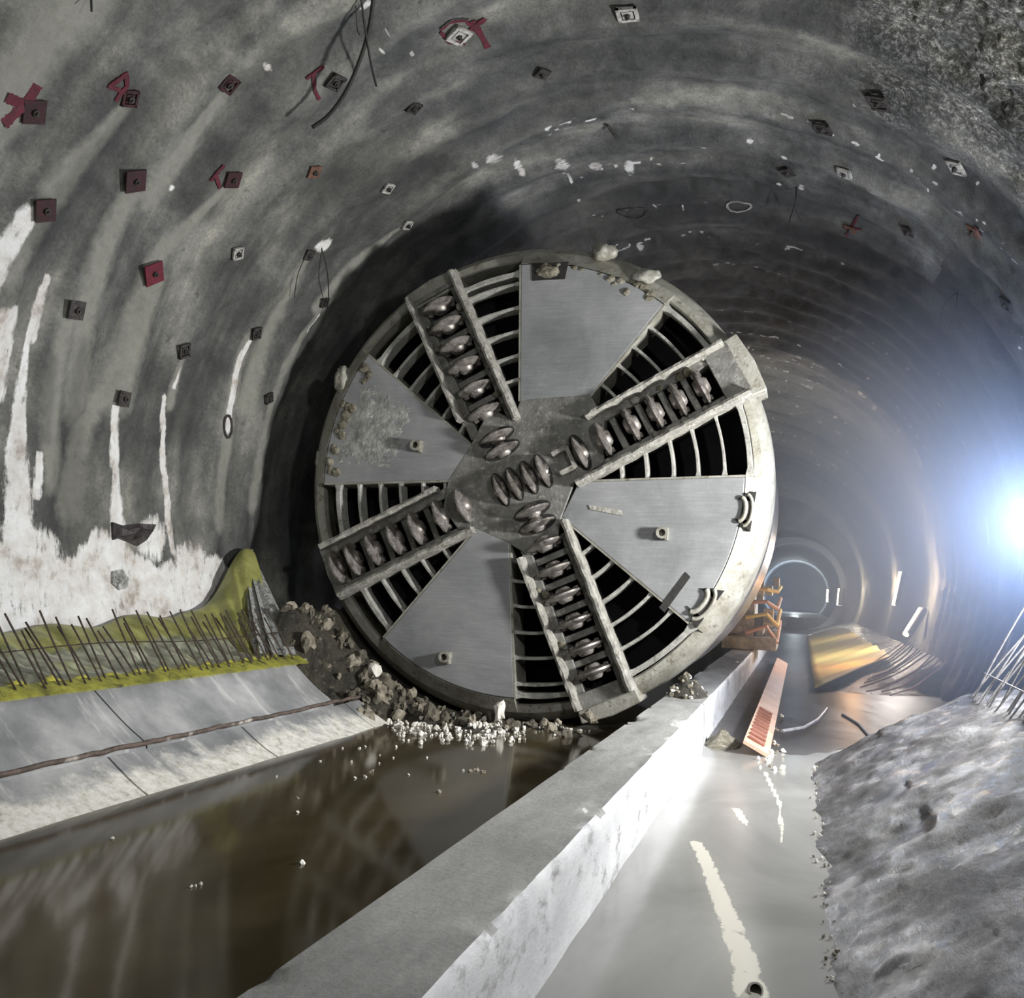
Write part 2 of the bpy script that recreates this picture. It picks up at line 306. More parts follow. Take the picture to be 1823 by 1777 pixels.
# ------------------------------------------------------------------ mesh building
def tag(o, label=None, cat=None, group=None, kind=None):
    if label: o['label'] = label
    if cat: o['category'] = cat
    if group: o['group'] = group
    if kind: o['kind'] = kind
    return o
def link(name, me, mat, parent=None, loc=None):
    o = bpy.data.objects.new(name, me); COL.objects.link(o)
    if mat is not None and not me.materials: me.materials.append(mat)
    if parent is not None: o.parent = parent
    if loc is not None: o.location = loc
    return o
def empty(name, loc, **t):
    o = bpy.data.objects.new(name, None); COL.objects.link(o); o.location = loc
    o.empty_display_size = 0.1
    tag(o, **t); return o
class MB:
    def __init__(s): s.v, s.f = [], []
    def add(s, vs_, fs): n = len(s.v); s.v += [tuple(p) for p in vs_]; s.f += [tuple(i + n for i in q) for q in fs]; return s
    def prism(s, poly, d0, d1, to):          # poly: list of 2D points, to(u, w, d) -> 3D
        n = len(poly)
        vs_ = [to(p[0], p[1], d0) for p in poly] + [to(p[0], p[1], d1) for p in poly]
        fs = [tuple(range(n)), tuple(reversed(range(n, 2*n)))] + [(i, i + n, (i+1) % n + n, (i+1) % n) for i in range(n)]
        return s.add(vs_, fs)
    def box(s, c, sx, sy, sz, ax=None):       # ax: three unit axes
        ax = ax or (Vector((1, 0, 0)), Vector((0, 1, 0)), Vector((0, 0, 1))); c = Vector(c)
        vs_ = [c + ax[0]*(i*sx/2) + ax[1]*(j*sy/2) + ax[2]*(k*sz/2) for i in (-1, 1) for j in (-1, 1) for k in (-1, 1)]
        return s.add(vs_, [(0, 1, 3, 2), (4, 6, 7, 5), (0, 4, 5, 1), (2, 3, 7, 6), (0, 2, 6, 4), (1, 5, 7, 3)])
    def lathe(s, prof, o, axis, n=28, a0=0, a1=2*math.pi):  # prof: (t along axis, radius)
        o = Vector(o); axis = Vector(axis).normalized()
        p = axis.orthogonal().normalized(); q = axis.cross(p)
        full = abs(a1 - a0 - 2*math.pi) < 1e-6; m = n if full else n + 1
        vs_ = []
        for t, r in prof:
            for i in range(m):
                a = a0 + (a1 - a0) * i / n
                vs_.append(o + axis*t + (p*math.cos(a) + q*math.sin(a))*r)
        fs = []
        for k in range(len(prof) - 1):
            for i in range(n):
                j = (i + 1) % m
                fs.append((k*m + i, k*m + j, (k+1)*m + j, (k+1)*m + i))
        return s.add(vs_, fs)
    def tube(s, pts, r, n=6, taper=None):
        pts = [Vector(p) for p in pts]; vs_ = []; fs = []
        up = Vector((0.13, 0.2, 1)).normalized()
        for i, p in enumerate(pts):
            t = (pts[min(i+1, len(pts)-1)] - pts[max(i-1, 0)]).normalized()
            a = t.cross(up)
            if a.length < 1e-3: a = t.cross(Vector((1, 0, 0)))
            a.normalize(); b_ = t.cross(a)
            rr = r if taper is None else r * (1 - (1 - taper) * i / (len(pts) - 1))
            vs_ += [p + (a*math.cos(k*2*math.pi/n) + b_*math.sin(k*2*math.pi/n))*rr for k in range(n)]
        for i in range(len(pts) - 1):
            fs += [(i*n + k, i*n + (k+1) % n, (i+1)*n + (k+1) % n, (i+1)*n + k) for k in range(n)]
        fs += [tuple(reversed(range(n))), tuple(range((len(pts)-1)*n, len(pts)*n))]
        return s.add(vs_, fs)
    def mesh(s, name, origin=(0, 0, 0), smooth=False, angle=None):
        me = bpy.data.meshes.new(name); o = Vector(origin)
        me.from_pydata([tuple(Vector(p) - o) for p in s.v], [], s.f); me.update()
        bm = bmesh.new(); bm.from_mesh(me); bmesh.ops.recalc_face_normals(bm, faces=bm.faces); bm.to_mesh(me); bm.free()
        if smooth:
            for p in me.polygons: p.use_smooth = True
            if angle: me.set_sharp_from_angle(angle=math.radians(angle))
        return me
    def build(s, name, mat, parent=None, smooth=False, angle=None, bevel=None, own=False):
        # own: top-level object with its own origin
        if parent is not None: org = parent['_org']
        elif own: org = own if not isinstance(own, bool) else tuple(sum((Vector(p) for p in s.v), Vector()) / len(s.v))
        else: org = (0, 0, 0)
        me = s.mesh(name, org, smooth, angle); o = link(name, me, mat, parent)
        if parent is None: o.location = org
        o['_org'] = tuple(org)
        if bevel:
            b = o.modifiers.new('bevel', 'BEVEL'); b.width = bevel; b.segments = 2; b.limit_method = 'ANGLE'
        return o
def thing(name, loc, label, cat, group=None):
    o = empty(name, loc, label=label, cat=cat, group=group); o['_org'] = tuple(loc); return o
def sub(parent_obj):  # parts built under a part share its coordinate origin
    return parent_obj

# value noise on numpy arrays
_lat = rng.random((256, 256))
def vnoise(x, y):
    xi = np.floor(x).astype(int); yi = np.floor(y).astype(int); fx = x - xi; fy = y - yi
    fx = fx*fx*(3-2*fx); fy = fy*fy*(3-2*fy)
    a = _lat[xi % 256, yi % 256]; b = _lat[(xi+1) % 256, yi % 256]; c = _lat[xi % 256, (yi+1) % 256]; d = _lat[(xi+1) % 256, (yi+1) % 256]
    return (a*(1-fx) + b*fx)*(1-fy) + (c*(1-fx) + d*fx)*fy
def fbm(x, y, o=5, g=0.55):
    s = 0; amp = 1; tot = 0
    for k in range(o):
        s = s + amp*vnoise(x*2**k + 17*k, y*2**k + 31*k); tot += amp; amp *= g
    return s/tot

def grid_mesh(name, P, mat, color=None, ring=None, parent=None):
    h, w = P.shape[:2]
    me = bpy.data.meshes.new(name)
    n = h*w; me.vertices.add(n); me.vertices.foreach_set('co', P.reshape(-1).astype(np.float32))
    idx = np.arange(n).reshape(h, w)
    q = np.stack([idx[:-1, :-1], idx[:-1, 1:], idx[1:, 1:], idx[1:, :-1]], -1).reshape(-1, 4)
    me.loops.add(q.size); me.polygons.add(len(q))
    me.polygons.foreach_set('loop_start', np.arange(0, q.size, 4, dtype=np.int32))
    me.loops.foreach_set('vertex_index', q.reshape(-1).astype(np.int32))
    me.polygons.foreach_set('use_smooth', np.ones(len(q), dtype=bool))
    me.update(calc_edges=True); me.validate()
    if color is not None:
        a = me.attributes.new('stain', 'FLOAT_COLOR', 'POINT')
        c = np.concatenate([color, np.ones(color.shape[:2] + (1,))], -1)
        a.data.foreach_set('color', c.reshape(-1).astype(np.float32))
    if ring is not None:
        a = me.attributes.new('ringcoord', 'FLOAT_VECTOR', 'POINT')
        a.data.foreach_set('vector', ring.reshape(-1).astype(np.float32))
    o = link(name, me, mat, parent); return o

# ------------------------------------------------------------------ tunnel lining
def lining_radius(Y, th):
    """radius of the sprayed lining; works on arrays"""
    per = 1.0
    w = (fbm(Y*0.6 + 5, th*2.5, 3) - 0.5)*0.9
    r = TR + 0.045*np.cos(2*np.pi*(Y + w - 0.35)/per) * (0.5 + fbm(Y*0.4, th*1.3 + 9, 2))
    r = r + (fbm(Y*0.9, th*5.0, 4) - 0.5)*0.16
    r = r + (fbm(Y*5.0, th*28.0, 4) - 0.5)*0.035
    rough = np.clip((1.17 - th)/0.2, 0, 1) * np.clip((12.4 - Y)/2.0, 0, 1) * np.clip((th - 0.35)/0.2, 0, 1)
    edge = np.clip((fbm(Y*0.8, th*4 + 3, 3) - 0.38)/0.15, 0, 1)
    r = r - rough*edge*(0.04 + 0.12*(fbm(Y*9, th*50, 3, 0.8) - 0.4))
    return r
def wall_point(Y, th, off=0.0):
    r = float(lining_radius(np.array([Y]), np.array([th]))[0]) - off
    return Vector((TC[0] + r*math.cos(th), Y, TC[1] + r*math.sin(th)))
def wall_px(u, v, off=0.0):
    Y, th = on_wall(u, v); return wall_point(Y, th, off)
def smooth(x): x = np.clip(x, 0, 1); return x*x*(3-2*x)
def stroke(YY, SS, px, w0, w1=None, soft=0.5):
    """soft stroke along a polyline given in photo pixels, on the lining"""
    w1 = w0 if w1 is None else w1
    pts = [on_wall(*p) for p in px]; pts = [(a, b*TR) for a, b in pts]
    out = np.zeros_like(YY); L = [math.hypot(pts[i+1][0]-pts[i][0], pts[i+1][1]-pts[i][1]) for i in range(len(pts)-1)]; T = sum(L); acc = 0
    for i in range(len(pts)-1):
        (a, b), (c, d) = pts[i], pts[i+1]; dx, dy = c-a, d-b; l2 = dx*dx + dy*dy + 1e-9
        t = np.clip(((YY-a)*dx + (SS-b)*dy)/l2, 0, 1)
        dist = np.hypot(YY-a-t*dx, SS-b-t*dy)
        w = w0 + (w1-w0)*(acc + t*L[i])/T
        out = np.maximum(out, smooth((w*(1+soft) - dist)/(2*w*soft))); acc += L[i]
    return out
def blot(YY, SS, px, rx, rs=None):
    a, b = on_wall(*px); b *= TR; rs = rs or rx
    return smooth(1.5 - np.hypot((YY-a)/rx, (SS-b)/rs))

Ys = np.concatenate([np.arange(-2, 4.6, 0.12), np.arange(4.6, 14.0, 0.028), np.arange(14.0, 26, 0.07), np.arange(26, 60.1, 0.25)])
def make_lining(name, th0, th1, dth):
    th = np.radians(np.linspace(th0, th1, int(round((th1 - th0)/dth)) + 1))
    YY, TT = np.meshgrid(Ys, th, indexing='ij')
    R_ = lining_radius(YY, TT)
    P = np.stack([TC[0] + R_*np.cos(TT), YY, TC[1] + R_*np.sin(TT)], -1)
    SS = TT*TR
    white = np.zeros_like(YY); cream = np.zeros_like(YY); dark = np.zeros_like(YY)
    if th1 > 100:
        for px, a, b in [([(92, 500), (60, 600)], .05, .07), ([(48, 650), (30, 780), (25, 960)], .04, .17),
                         ([(20, 560), (0, 700)], .1, .12), ([(55, 600), (40, 700)], .03, .05), ([(0, 560), (-20, 700)], .1, .1),
                         ([(203, 722), (198, 800), (205, 900), (212, 970)], .045, .17),
                         ([(292, 705), (288, 800), (297, 900), (308, 980)], .03, .08),
                         ([(47, 380), (10, 440), (-20, 500)], .1, .12),
                         ([(443, 604), (425, 640), (412, 690), (402, 760)], .05, .09), ([(580, 435), (570, 438)], .1, .1), ([(60, 810), (52, 880)], .05, .07),
                         ([(565, 560), (545, 590)], .035, .02), ([(320, 650), (308, 690)], .02, .03)]:
            white = np.maximum(white, stroke(YY, SS, px, a, b))
        for px, a, b in [([(235, 345), (185, 440), (150, 560), (135, 720)], .12, .22), ([(268, 500), (240, 590), (205, 700)], .17, .27), ([(195, 690), (150, 760), (120, 900)], .12, .2),
                         ([(440, 600), (412, 690), (398, 800), (392, 930)], .09, .16), ([(567, 550), (500, 660), (462, 790), (450, 900)], .08, .14),
                         ([(225, 190), (170, 250), (100, 340)], .1, .2), ([(400, 175), (330, 270), (270, 350)], .09, .18),
                         ([(720, 400), (620, 480), (560, 545)], .06, .1), ([(545, 460), (490, 560), (440, 720)], .1, .2),
                         ([(150, 0), (60, 90), (0, 180)], .3, .35), ([(60, 385), (0, 480)], .16, .2), ([(410, 320), (330, 400), (270, 470)], .06, .1), ([(120, 560), (90, 700), (85, 850)], .1, .18), ([(320, 640), (300, 720)], .05, .08)]:
            cream = np.maximum(cream, stroke(YY, SS, px, a, b, 0.7))
        for px, a, b in [([(150, 620), (130, 760), (125, 900)], .1, .3), ([(250, 740), (250, 850), (255, 930)], .1, .16), ([(350, 640), (335, 760), (335, 930)], .12, .2),
                         ([(330, 130), (200, 250), (60, 420)], .12, .15), ([(520, 500), (440, 620)], .05, .06), ([(90, 640), (75, 780)], .06, .08)]:
            dark = np.maximum(dark, 0.45*stroke(YY, SS, px, a, b, 0.8))
        # white laitance along the wall foot
        z = P[..., 2]
        top = 2.02 + 0.28*(fbm(YY*2.5, TT*0 + 3, 4) - 0.5)*2 + 0.1*np.sin(YY*3) - 0.25*smooth((8.2 - YY)/1.5)*0
        foot = smooth((top - z)/0.18) * smooth((11.75 - YY)/0.15)
        white = np.maximum(white, foot)
        for p, a, b in [((270, 960), .25, .3), ((340, 1000), .35, .25), ((60, 980), .4, .25)]:
            white = np.maximum(white, blot(YY, SS, p, a, b)*0.95)
    spk_ = smooth((1.17 + .25*(fbm(YY*1.5, SS, 3) - .5) - TT)/.14)*smooth((11.6 + 2*(fbm(YY, SS*1.4 + 8, 3) - .5) - YY)/1.4)
    if th0 < 120:
        for p, a, b in [((880, 283), .20, .13), ((925, 300), .2, .06), ((845, 292), .13, .05), ((1000, 290), .18, .12), ((1060, 298), .2, .1), ((1120, 300), .17, .08),
                        ((1015, 322), .15, .03), ((1252, 266), .09, .05), ((1335, 252), .05, .05), ((1398, 276), .06, .05), ((1030, 355), .09, .03), ((1165, 366), .2, .025), ((1215, 372), .1, .02),
                        ((1430, 325), .08, .05), ((1390, 320), .06, .04), ((1785, 207), .04, .04), ((480, 125), .09, .04), ((735, 100), .05, .02), ((690, 55), .06, .015), ((680, 90), .1, .02), ((650, 10), .08, .08),
                        ((310, 338), .05, .04), ((220, 468), .04, .04), ((1525, 180), .07, .03), ((1650, 340), .1, .02), ((1730, 335), .05, .02), ((1140, 440), .12, .07), ((1660, 300), .05, .03)]:
            white = np.maximum(white, blot(YY, SS, p, a, b)*0.85)
        # chips left along the rib lines
        chips = (vnoise(YY*11, SS*9) > 0.80) * (fbm(YY*1.7 + 4, SS*0.5, 3) > 0.50)
        lines = np.exp(-(((YY - 13.3) % 1.55 - 0.2)/0.13)**2) * (YY > 11.5) * (TT < math.radians(105))
        white = np.maximum(white, np.clip(chips*lines*1.5, 0, 0.9))
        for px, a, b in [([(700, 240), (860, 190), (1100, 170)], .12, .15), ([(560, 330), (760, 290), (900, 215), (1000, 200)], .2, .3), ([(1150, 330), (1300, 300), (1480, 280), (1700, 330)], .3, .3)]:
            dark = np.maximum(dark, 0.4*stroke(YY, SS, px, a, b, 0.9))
        gr = fbm(YY*13, SS*9, 2, .7)
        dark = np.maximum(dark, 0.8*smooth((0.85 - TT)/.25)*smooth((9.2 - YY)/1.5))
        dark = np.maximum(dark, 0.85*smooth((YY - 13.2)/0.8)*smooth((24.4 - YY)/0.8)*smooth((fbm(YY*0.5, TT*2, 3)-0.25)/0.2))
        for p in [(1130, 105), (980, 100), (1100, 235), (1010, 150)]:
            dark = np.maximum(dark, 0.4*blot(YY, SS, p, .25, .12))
    if th0 < 0:
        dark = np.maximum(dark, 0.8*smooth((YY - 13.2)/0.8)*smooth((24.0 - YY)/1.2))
    # lighter lining of the stretch beyond
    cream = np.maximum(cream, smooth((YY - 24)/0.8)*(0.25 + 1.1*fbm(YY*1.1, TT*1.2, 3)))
    ch2 = (vnoise(YY*6, SS*6 + 40) > 0.80) * (((YY - 24.5) % 2.3) < .5) * (YY > 24) * (TT > .1)
    white = np.maximum(white, 0.85*ch2)
    ringc = np.stack([YY, SS, spk_], -1)
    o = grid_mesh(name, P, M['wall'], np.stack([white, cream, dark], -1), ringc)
    o['kind'] = 'structure'; return o
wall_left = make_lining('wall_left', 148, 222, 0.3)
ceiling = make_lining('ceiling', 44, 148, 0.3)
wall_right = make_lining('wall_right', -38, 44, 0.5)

# red patch in the rough sprayed corner and paint marks: thin paint laid on the lining
def ribbon(mb, pts_wall, w):
    P = [wall_point(Y, th, 0.016) for Y, th in pts_wall]
    C = []
    for i, (Y, th) in enumerate(pts_wall):
        a = P[max(i-1, 0)]; b = P[min(i+1, len(P)-1)]
        t = (b - a).normalized(); nrm = Vector((-math.cos(th), 0, -math.sin(th)))
        s = t.cross(nrm).normalized()*w*(0.8 + 0.4*random.random())
        C += [P[i] + s, P[i] - s, P[i] + s - nrm*0.012, P[i] - s - nrm*0.012]
    n = len(P); fs = []
    for i in range(n-1):
        a, b = 4*i, 4*(i+1)
        fs += [(a, a+1, b+1, b), (a, b, b+2, a+2), (a+1, a+3, b+3, b+1)]
    mb.add(C, fs)
def paint(strokes_px, w, mat='red', parent=None):
    mb = MB()
    for s in strokes_px:
        pts = []
        for i in range(len(s)-1):
            n = max(2, int(math.hypot(s[i+1][0]-s[i][0], s[i+1][1]-s[i][1])/4))
            for k in range(n): pts.append((s[i][0] + (s[i+1][0]-s[i][0])*k/n, s[i][1] + (s[i+1][1]-s[i][1])*k/n))
        pts.append(s[-1]); ribbon(mb, [on_wall(*p) for p in pts], w)
    me = mb.mesh('paint_mark'); o = link('paint_mark', me, M[mat], parent)
    return o
for st, w, par in [
    ([[(5, 168), (30, 180), (75, 205)], [(2, 218), (30, 195), (55, 175), (68, 152)], [(40, 190), (70, 195), (60, 212)]], .05, ceiling),
    ([[(190, 148), (218, 124), (220, 148), (200, 175)], [(187, 148), (208, 155)]], .022, ceiling),
    ([[(545, 140), (577, 118)], [(558, 132), (557, 155), (565, 172)]], .022, ceiling),
    ([[(370, 318), (393, 288)], [(378, 306), (386, 330)]], .022, ceiling),
    ([[(815, 78), (865, 36)], [(842, 42), (868, 80)]], .035, ceiling),
    ([[(785, 58), (800, 44), (830, 43), (848, 58)], [(785, 62), (800, 78), (828, 78)]], .018, ceiling),
    ([[(1505, 398), (1535, 408)], [(1530, 380), (1512, 412)]], .02, ceiling),
    ([[(1720, 402), (1750, 416)], [(1746, 400), (1725, 420)]], .025, ceiling)]:
    paint(st, w, 'red', par)
for st in [[[(785, 58), (805, 42), (832, 44), (850, 60)]]]: paint([[(784, 54), (803, 38), (835, 40)]], .012, 'black', ceiling)
for c_, rx, ry in [((1315, 370), 22, 9), ((1125, 378), 26, 12), ((400, 758), 8, 20)]:
    paint([[(c_[0] + rx*math.cos(a), c_[1] + ry*math.sin(a)) for a in np.linspace(0, 2*math.pi, 12)]], .018, 'palebolt' if c_[0] > 1200 else 'black', ceiling if c_[1] < 600 else wall_left)

# far end wall with the round bore
def ring_wall():
    mb = MB(); n = 64; bc, br = (-0.45, 2.55), 2.85
    for i in range(n):
        a0, a1 = 2*math.pi*i/n, 2*math.pi*(i+1)/n
        def o_(a): return (TC[0] + 7.0*math.cos(a), 60.0, TC[1] + 7.0*math.sin(a))
        def i_(a): return (bc[0] + br*math.cos(a), 60.0, bc[1] + br*math.sin(a))
        mb.add([o_(a0), o_(a1), i_(a1), i_(a0)], [(0, 1, 2, 3)])
    o = mb.build('wall_end', M['wall']); o['kind'] = 'structure'
    mb = MB()
    prof = [(60.0, br), (60.0, br + 0.25), (59.5, br + 0.25), (59.5, br - 0.12), (60.4, br - 0.12), (61.0, br)]
    y = 61.0
    while y < 96: prof += [(y + 1.3, br), (y + 1.35, br - .05), (y + 1.5, br - .05), (y + 1.55, br)]; y += 1.6
    prof += [(97, 0.01)]
    mb.lathe([(t, r) for t, r in prof], (bc[0], 0, bc[1]), (0, 1, 0), 64)
    o = mb.build('wall_bore', speckled('bore_lining', (0.16, 0.18, 0.21), (0.28, 0.31, 0.36), 0.8, 0.6), smooth=True, angle=30); o['kind'] = 'structure'
ring_wall()
mb = MB(); mb.box((-.45, 78.6, .2), 5.2, 37.8, 1.1); o = mb.build('floor_bore', M['bank']); o['kind'] = 'structure'

# ------------------------------------------------------------------ floor: pools
def pool(name, x0, x1, y0, y1, mat, strokes=None, step=0.05):
    xs = np.arange(x0, x1 + 1e-6, step); ys = np.concatenate([np.arange(y0, min(y1, 14), step*1.5), np.linspace(14, y1, 30) if y1 > 14 else np.array([y1])])
    XX, YY = np.meshgrid(xs, ys)
    z = 0.0*XX
    col = np.zeros(XX.shape + (3,))
    for pts, w0, w1 in (strokes or []):
        P = [at_z(u, v, 0) for u, v in pts]; T = len(P)-1
        for i in range(T):
            a, b = P[i], P[i+1]; dx, dy = b.x-a.x, b.y-a.y; l2 = dx*dx+dy*dy+1e-9
            t = np.clip(((XX-a.x)*dx + (YY-a.y)*dy)/l2, 0, 1); d = np.hypot(XX-a.x-t*dx, YY-a.y-t*dy)
            w = w0 + (w1-w0)*(i+t)/T
            col[..., 0] = np.maximum(col[..., 0], smooth(1.5 - d/w)*0.75)
    o = grid_mesh(name, np.stack([XX, YY, z], -1), mat, col); o['kind'] = 'structure'; return o
floor_l = pool('floor', -7.9, -1.3, 0.3, 60, M['pool'])
M['mudflat'] = water_material('dark_wet_mud', (0.055, 0.053, 0.055), (0.12, 0.117, 0.12), 0.42, None, 0.5)
def mudflat():
    ys = np.concatenate([np.arange(11.6, 15, .06), np.linspace(15, 60, 40)]); xs = np.arange(-1.3, 3.4, .05)
    XX, YY = np.meshgrid(xs, ys); t = np.clip((15 - YY)/3.4, 0, 1)
    YY = YY + t*((fbm(XX*1.1 + 3, XX*0 + 2, 4) - .5)*2.2 + .5*np.clip(XX - 1, 0, 2)*0)
    ZZ = .004 + .02*(fbm(XX*1.5, YY*1.2, 4) - .35)*(1 - t)**.5 - .02*(t > .985)
    o = grid_mesh('floor_mudflat', np.stack([XX, YY, ZZ], -1), M['mudflat']); o['kind'] = 'structure'
mudflat()
floor_r = pool('floor_channel', -1.3, 3.6, 0.3, 14.0, M['milky'],
               [([(1240, 1500), (1262, 1545), (1290, 1620), (1322, 1700), (1340, 1777)], .055, .085),
                ([(1362, 1375), (1388, 1430), (1392, 1500)], .03, .02), ([(1310, 1440), (1330, 1470)], .05, .03)], 0.03)
# bed under the water, closing the lining
mb = MB(); mb.box((-2.2, 29, -0.6), 12, 66, 0.5); o = mb.build('floor_bed', M['soil']); o['kind'] = 'structure'

# ------------------------------------------------------------------ kerb between the channels
KX0, KX1, KZ = -1.60, -1.06, 0.50
def kerb(name, y0, y1, label, step):
    ys = np.arange(y0, y1 + 1e-6, step)
    prof = [(KX0, -0.3), (KX0, 0.2), (KX0, KZ - .03), (KX0 + .02, KZ)] + [(KX0 + .02 + (KX1-KX0-.04)*k/10, KZ) for k in range(1, 10)] + [(KX1 - .02, KZ), (KX1, KZ - .03)] + [(KX1, KZ - .03 - (KZ - .03 + .3)*k/10) for k in range(1, 11)]
    pr = np.array(prof); P = np.zeros((len(ys), len(pr), 3))
    for i, y in enumerate(ys):
        for j, (x, z) in enumerate(pr):
            n1 = noise.noise(Vector((x*1.5, y*2.2, z*1.5)))*0.016; e = 0
            if abs(j - 14) <= 2 or abs(j - 3) <= 1:
                c = noise.noise(Vector((j*0.2 + 3, y*1.7, 0.5))) + 0.7*noise.noise(Vector((1.3, y*8, j*.3)))
                e = max(0, c - 0.2)*0.075
            xx = x + (n1 if 2 < j < 15 else n1*0.7) + (-e if j > 10 else e)*0.7; zz = z + (n1*0.6) - e*0.5
            P[i, j] = (xx, y, zz if z > -.2 else z)
    org = (-1.33, (y0+y1)/2, 0.0); P -= np.array(org)
    o = grid_mesh(name, P, M['kerb']); o.location = org
    bm = bmesh.new(); bm.from_mesh(o.data)
    bm.verts.ensure_lookup_table(); w = len(pr); h = len(ys)
    bm.faces.new([bm.verts[j] for j in range(w)]); bm.faces.new([bm.verts[(h-1)*w + j] for j in reversed(range(w))])
    bmesh.ops.recalc_face_normals(bm, faces=bm.faces); bm.to_mesh(o.data); bm.free()
    o.data.set_sharp_from_angle(angle=math.radians(50))
    o.data.materials.append(M['kerbside']); o.data.materials.append(M['kerbshade'])
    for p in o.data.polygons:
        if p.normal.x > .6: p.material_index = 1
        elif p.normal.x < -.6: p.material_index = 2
    tag(o, label, 'kerb'); return o
YJ = at_z(1264, 1252, KZ).y
kerb('concrete_kerb', 0.6, YJ - 0.01, 'long pale concrete kerb between the two water channels, chipped edge, in the foreground', 0.05)
kerb('concrete_kerb', YJ + 0.01, 58, 'further concrete kerb section running on past the joint beside the boring machine', 0.12)

# ------------------------------------------------------------------ left bench slabs
def slab(name, prof_top, y0, y1, label, skew=0.0, thick=0.25, mat='bench'):
    n = len(prof_top); ys = np.arange(y0, y1 + 1e-6, (y1 - y0)/max(2, int((y1-y0)/0.08)))
    P = np.zeros((len(ys), n + 2, 3))
    full = [(prof_top[0][0], prof_top[0][1] - thick)] + prof_top + [(prof_top[-1][0], prof_top[-1][1] - thick)]
    for i, y in enumerate(ys):
        for j, (x, z) in enumerate(full):
            nz = noise.noise(Vector((x*2, y*1.6, z*2)))*0.012
            e = (noise.noise(Vector((7.7, y*3, j)))*0.03) if j in (1,) else 0
            P[i, j] = (x + e, y + skew*(z - prof_top[0][1]), z + nz)
    org = (prof_top[0][0], (y0+y1)/2, 0); P -= np.array(org)
    o = grid_mesh(name, P, M[mat]); o.location = org
    bm = bmesh.new(); bm.from_mesh(o.data); bm.verts.ensure_lookup_table(); w = n + 2; h = len(ys)
    bm.faces.new([bm.verts[j] for j in range(w)]); bm.faces.new([bm.verts[(h-1)*w + j] for j in reversed(range(w))])
    bmesh.ops.recalc_face_normals(bm, faces=bm.faces); bm.to_mesh(o.data); bm.free()
    o.data.set_sharp_from_angle(angle=math.radians(40))
    tag(o, label, 'concrete slab'); return o
def prof(a, b, sag, n=8): return [(a[0] + (b[0]-a[0])*k/n, a[1] + (b[1]-a[1])*k/n - sag*math.sin(math.pi*k/n)) for k in range(n+1)]
lowp = prof((-4.77, -0.02), (-5.29, 0.235), 0.02)
upp = prof((-5.34, 0.265), (-5.86, 0.70), 0.03) + [(-6.05, 0.73), (-6.6, 0.70), (-7.35, 0.62)]
cutsL = [1.6] + sorted(at_z(u, v, .05).y for u, v in [(268, 1405), (525, 1342)]) + [10.35, 10.75]
labL = ['lower sloping concrete slab at the near end of the left bench, white stained toe',
        'lower sloping concrete slab in the middle of the left bench, pale toe in the brown water',
        'lower sloping concrete slab of the left bench with two white smears, nearer the cutterhead',
        'narrow end piece of the lower bench slabs, by the rubble heap']
for i in range(4): slab('bench_slab', lowp, cutsL[i] + .012, cutsL[i+1] - .012, labL[i], skew=0.25)
cutsU = [1.6, at_z(205, 1318, .26).y, 10.25]
labU = ['upper smooth grey bench slab at the left picture edge, under the starter bars',
        'upper smooth grey bench slab ending at the rubble heap']
for i in range(2): slab('bench_slab', upp, cutsU[i] + .01, cutsU[i+1] - .01, labU[i], skew=-0.25)
mb = MB(); pts = []
for y in np.arange(2.0, 10.9, 0.12):
    pts.append((-5.325 + random.uniform(-.008, .008), y, 0.275 + random.uniform(-.008, .008)))
mb.tube(pts, 0.021, 6)
tag(mb.build('rusty_strip', M['rust'], own=True), 'thin rusty steel strip along the joint between upper and lower bench slabs', 'steel strip')

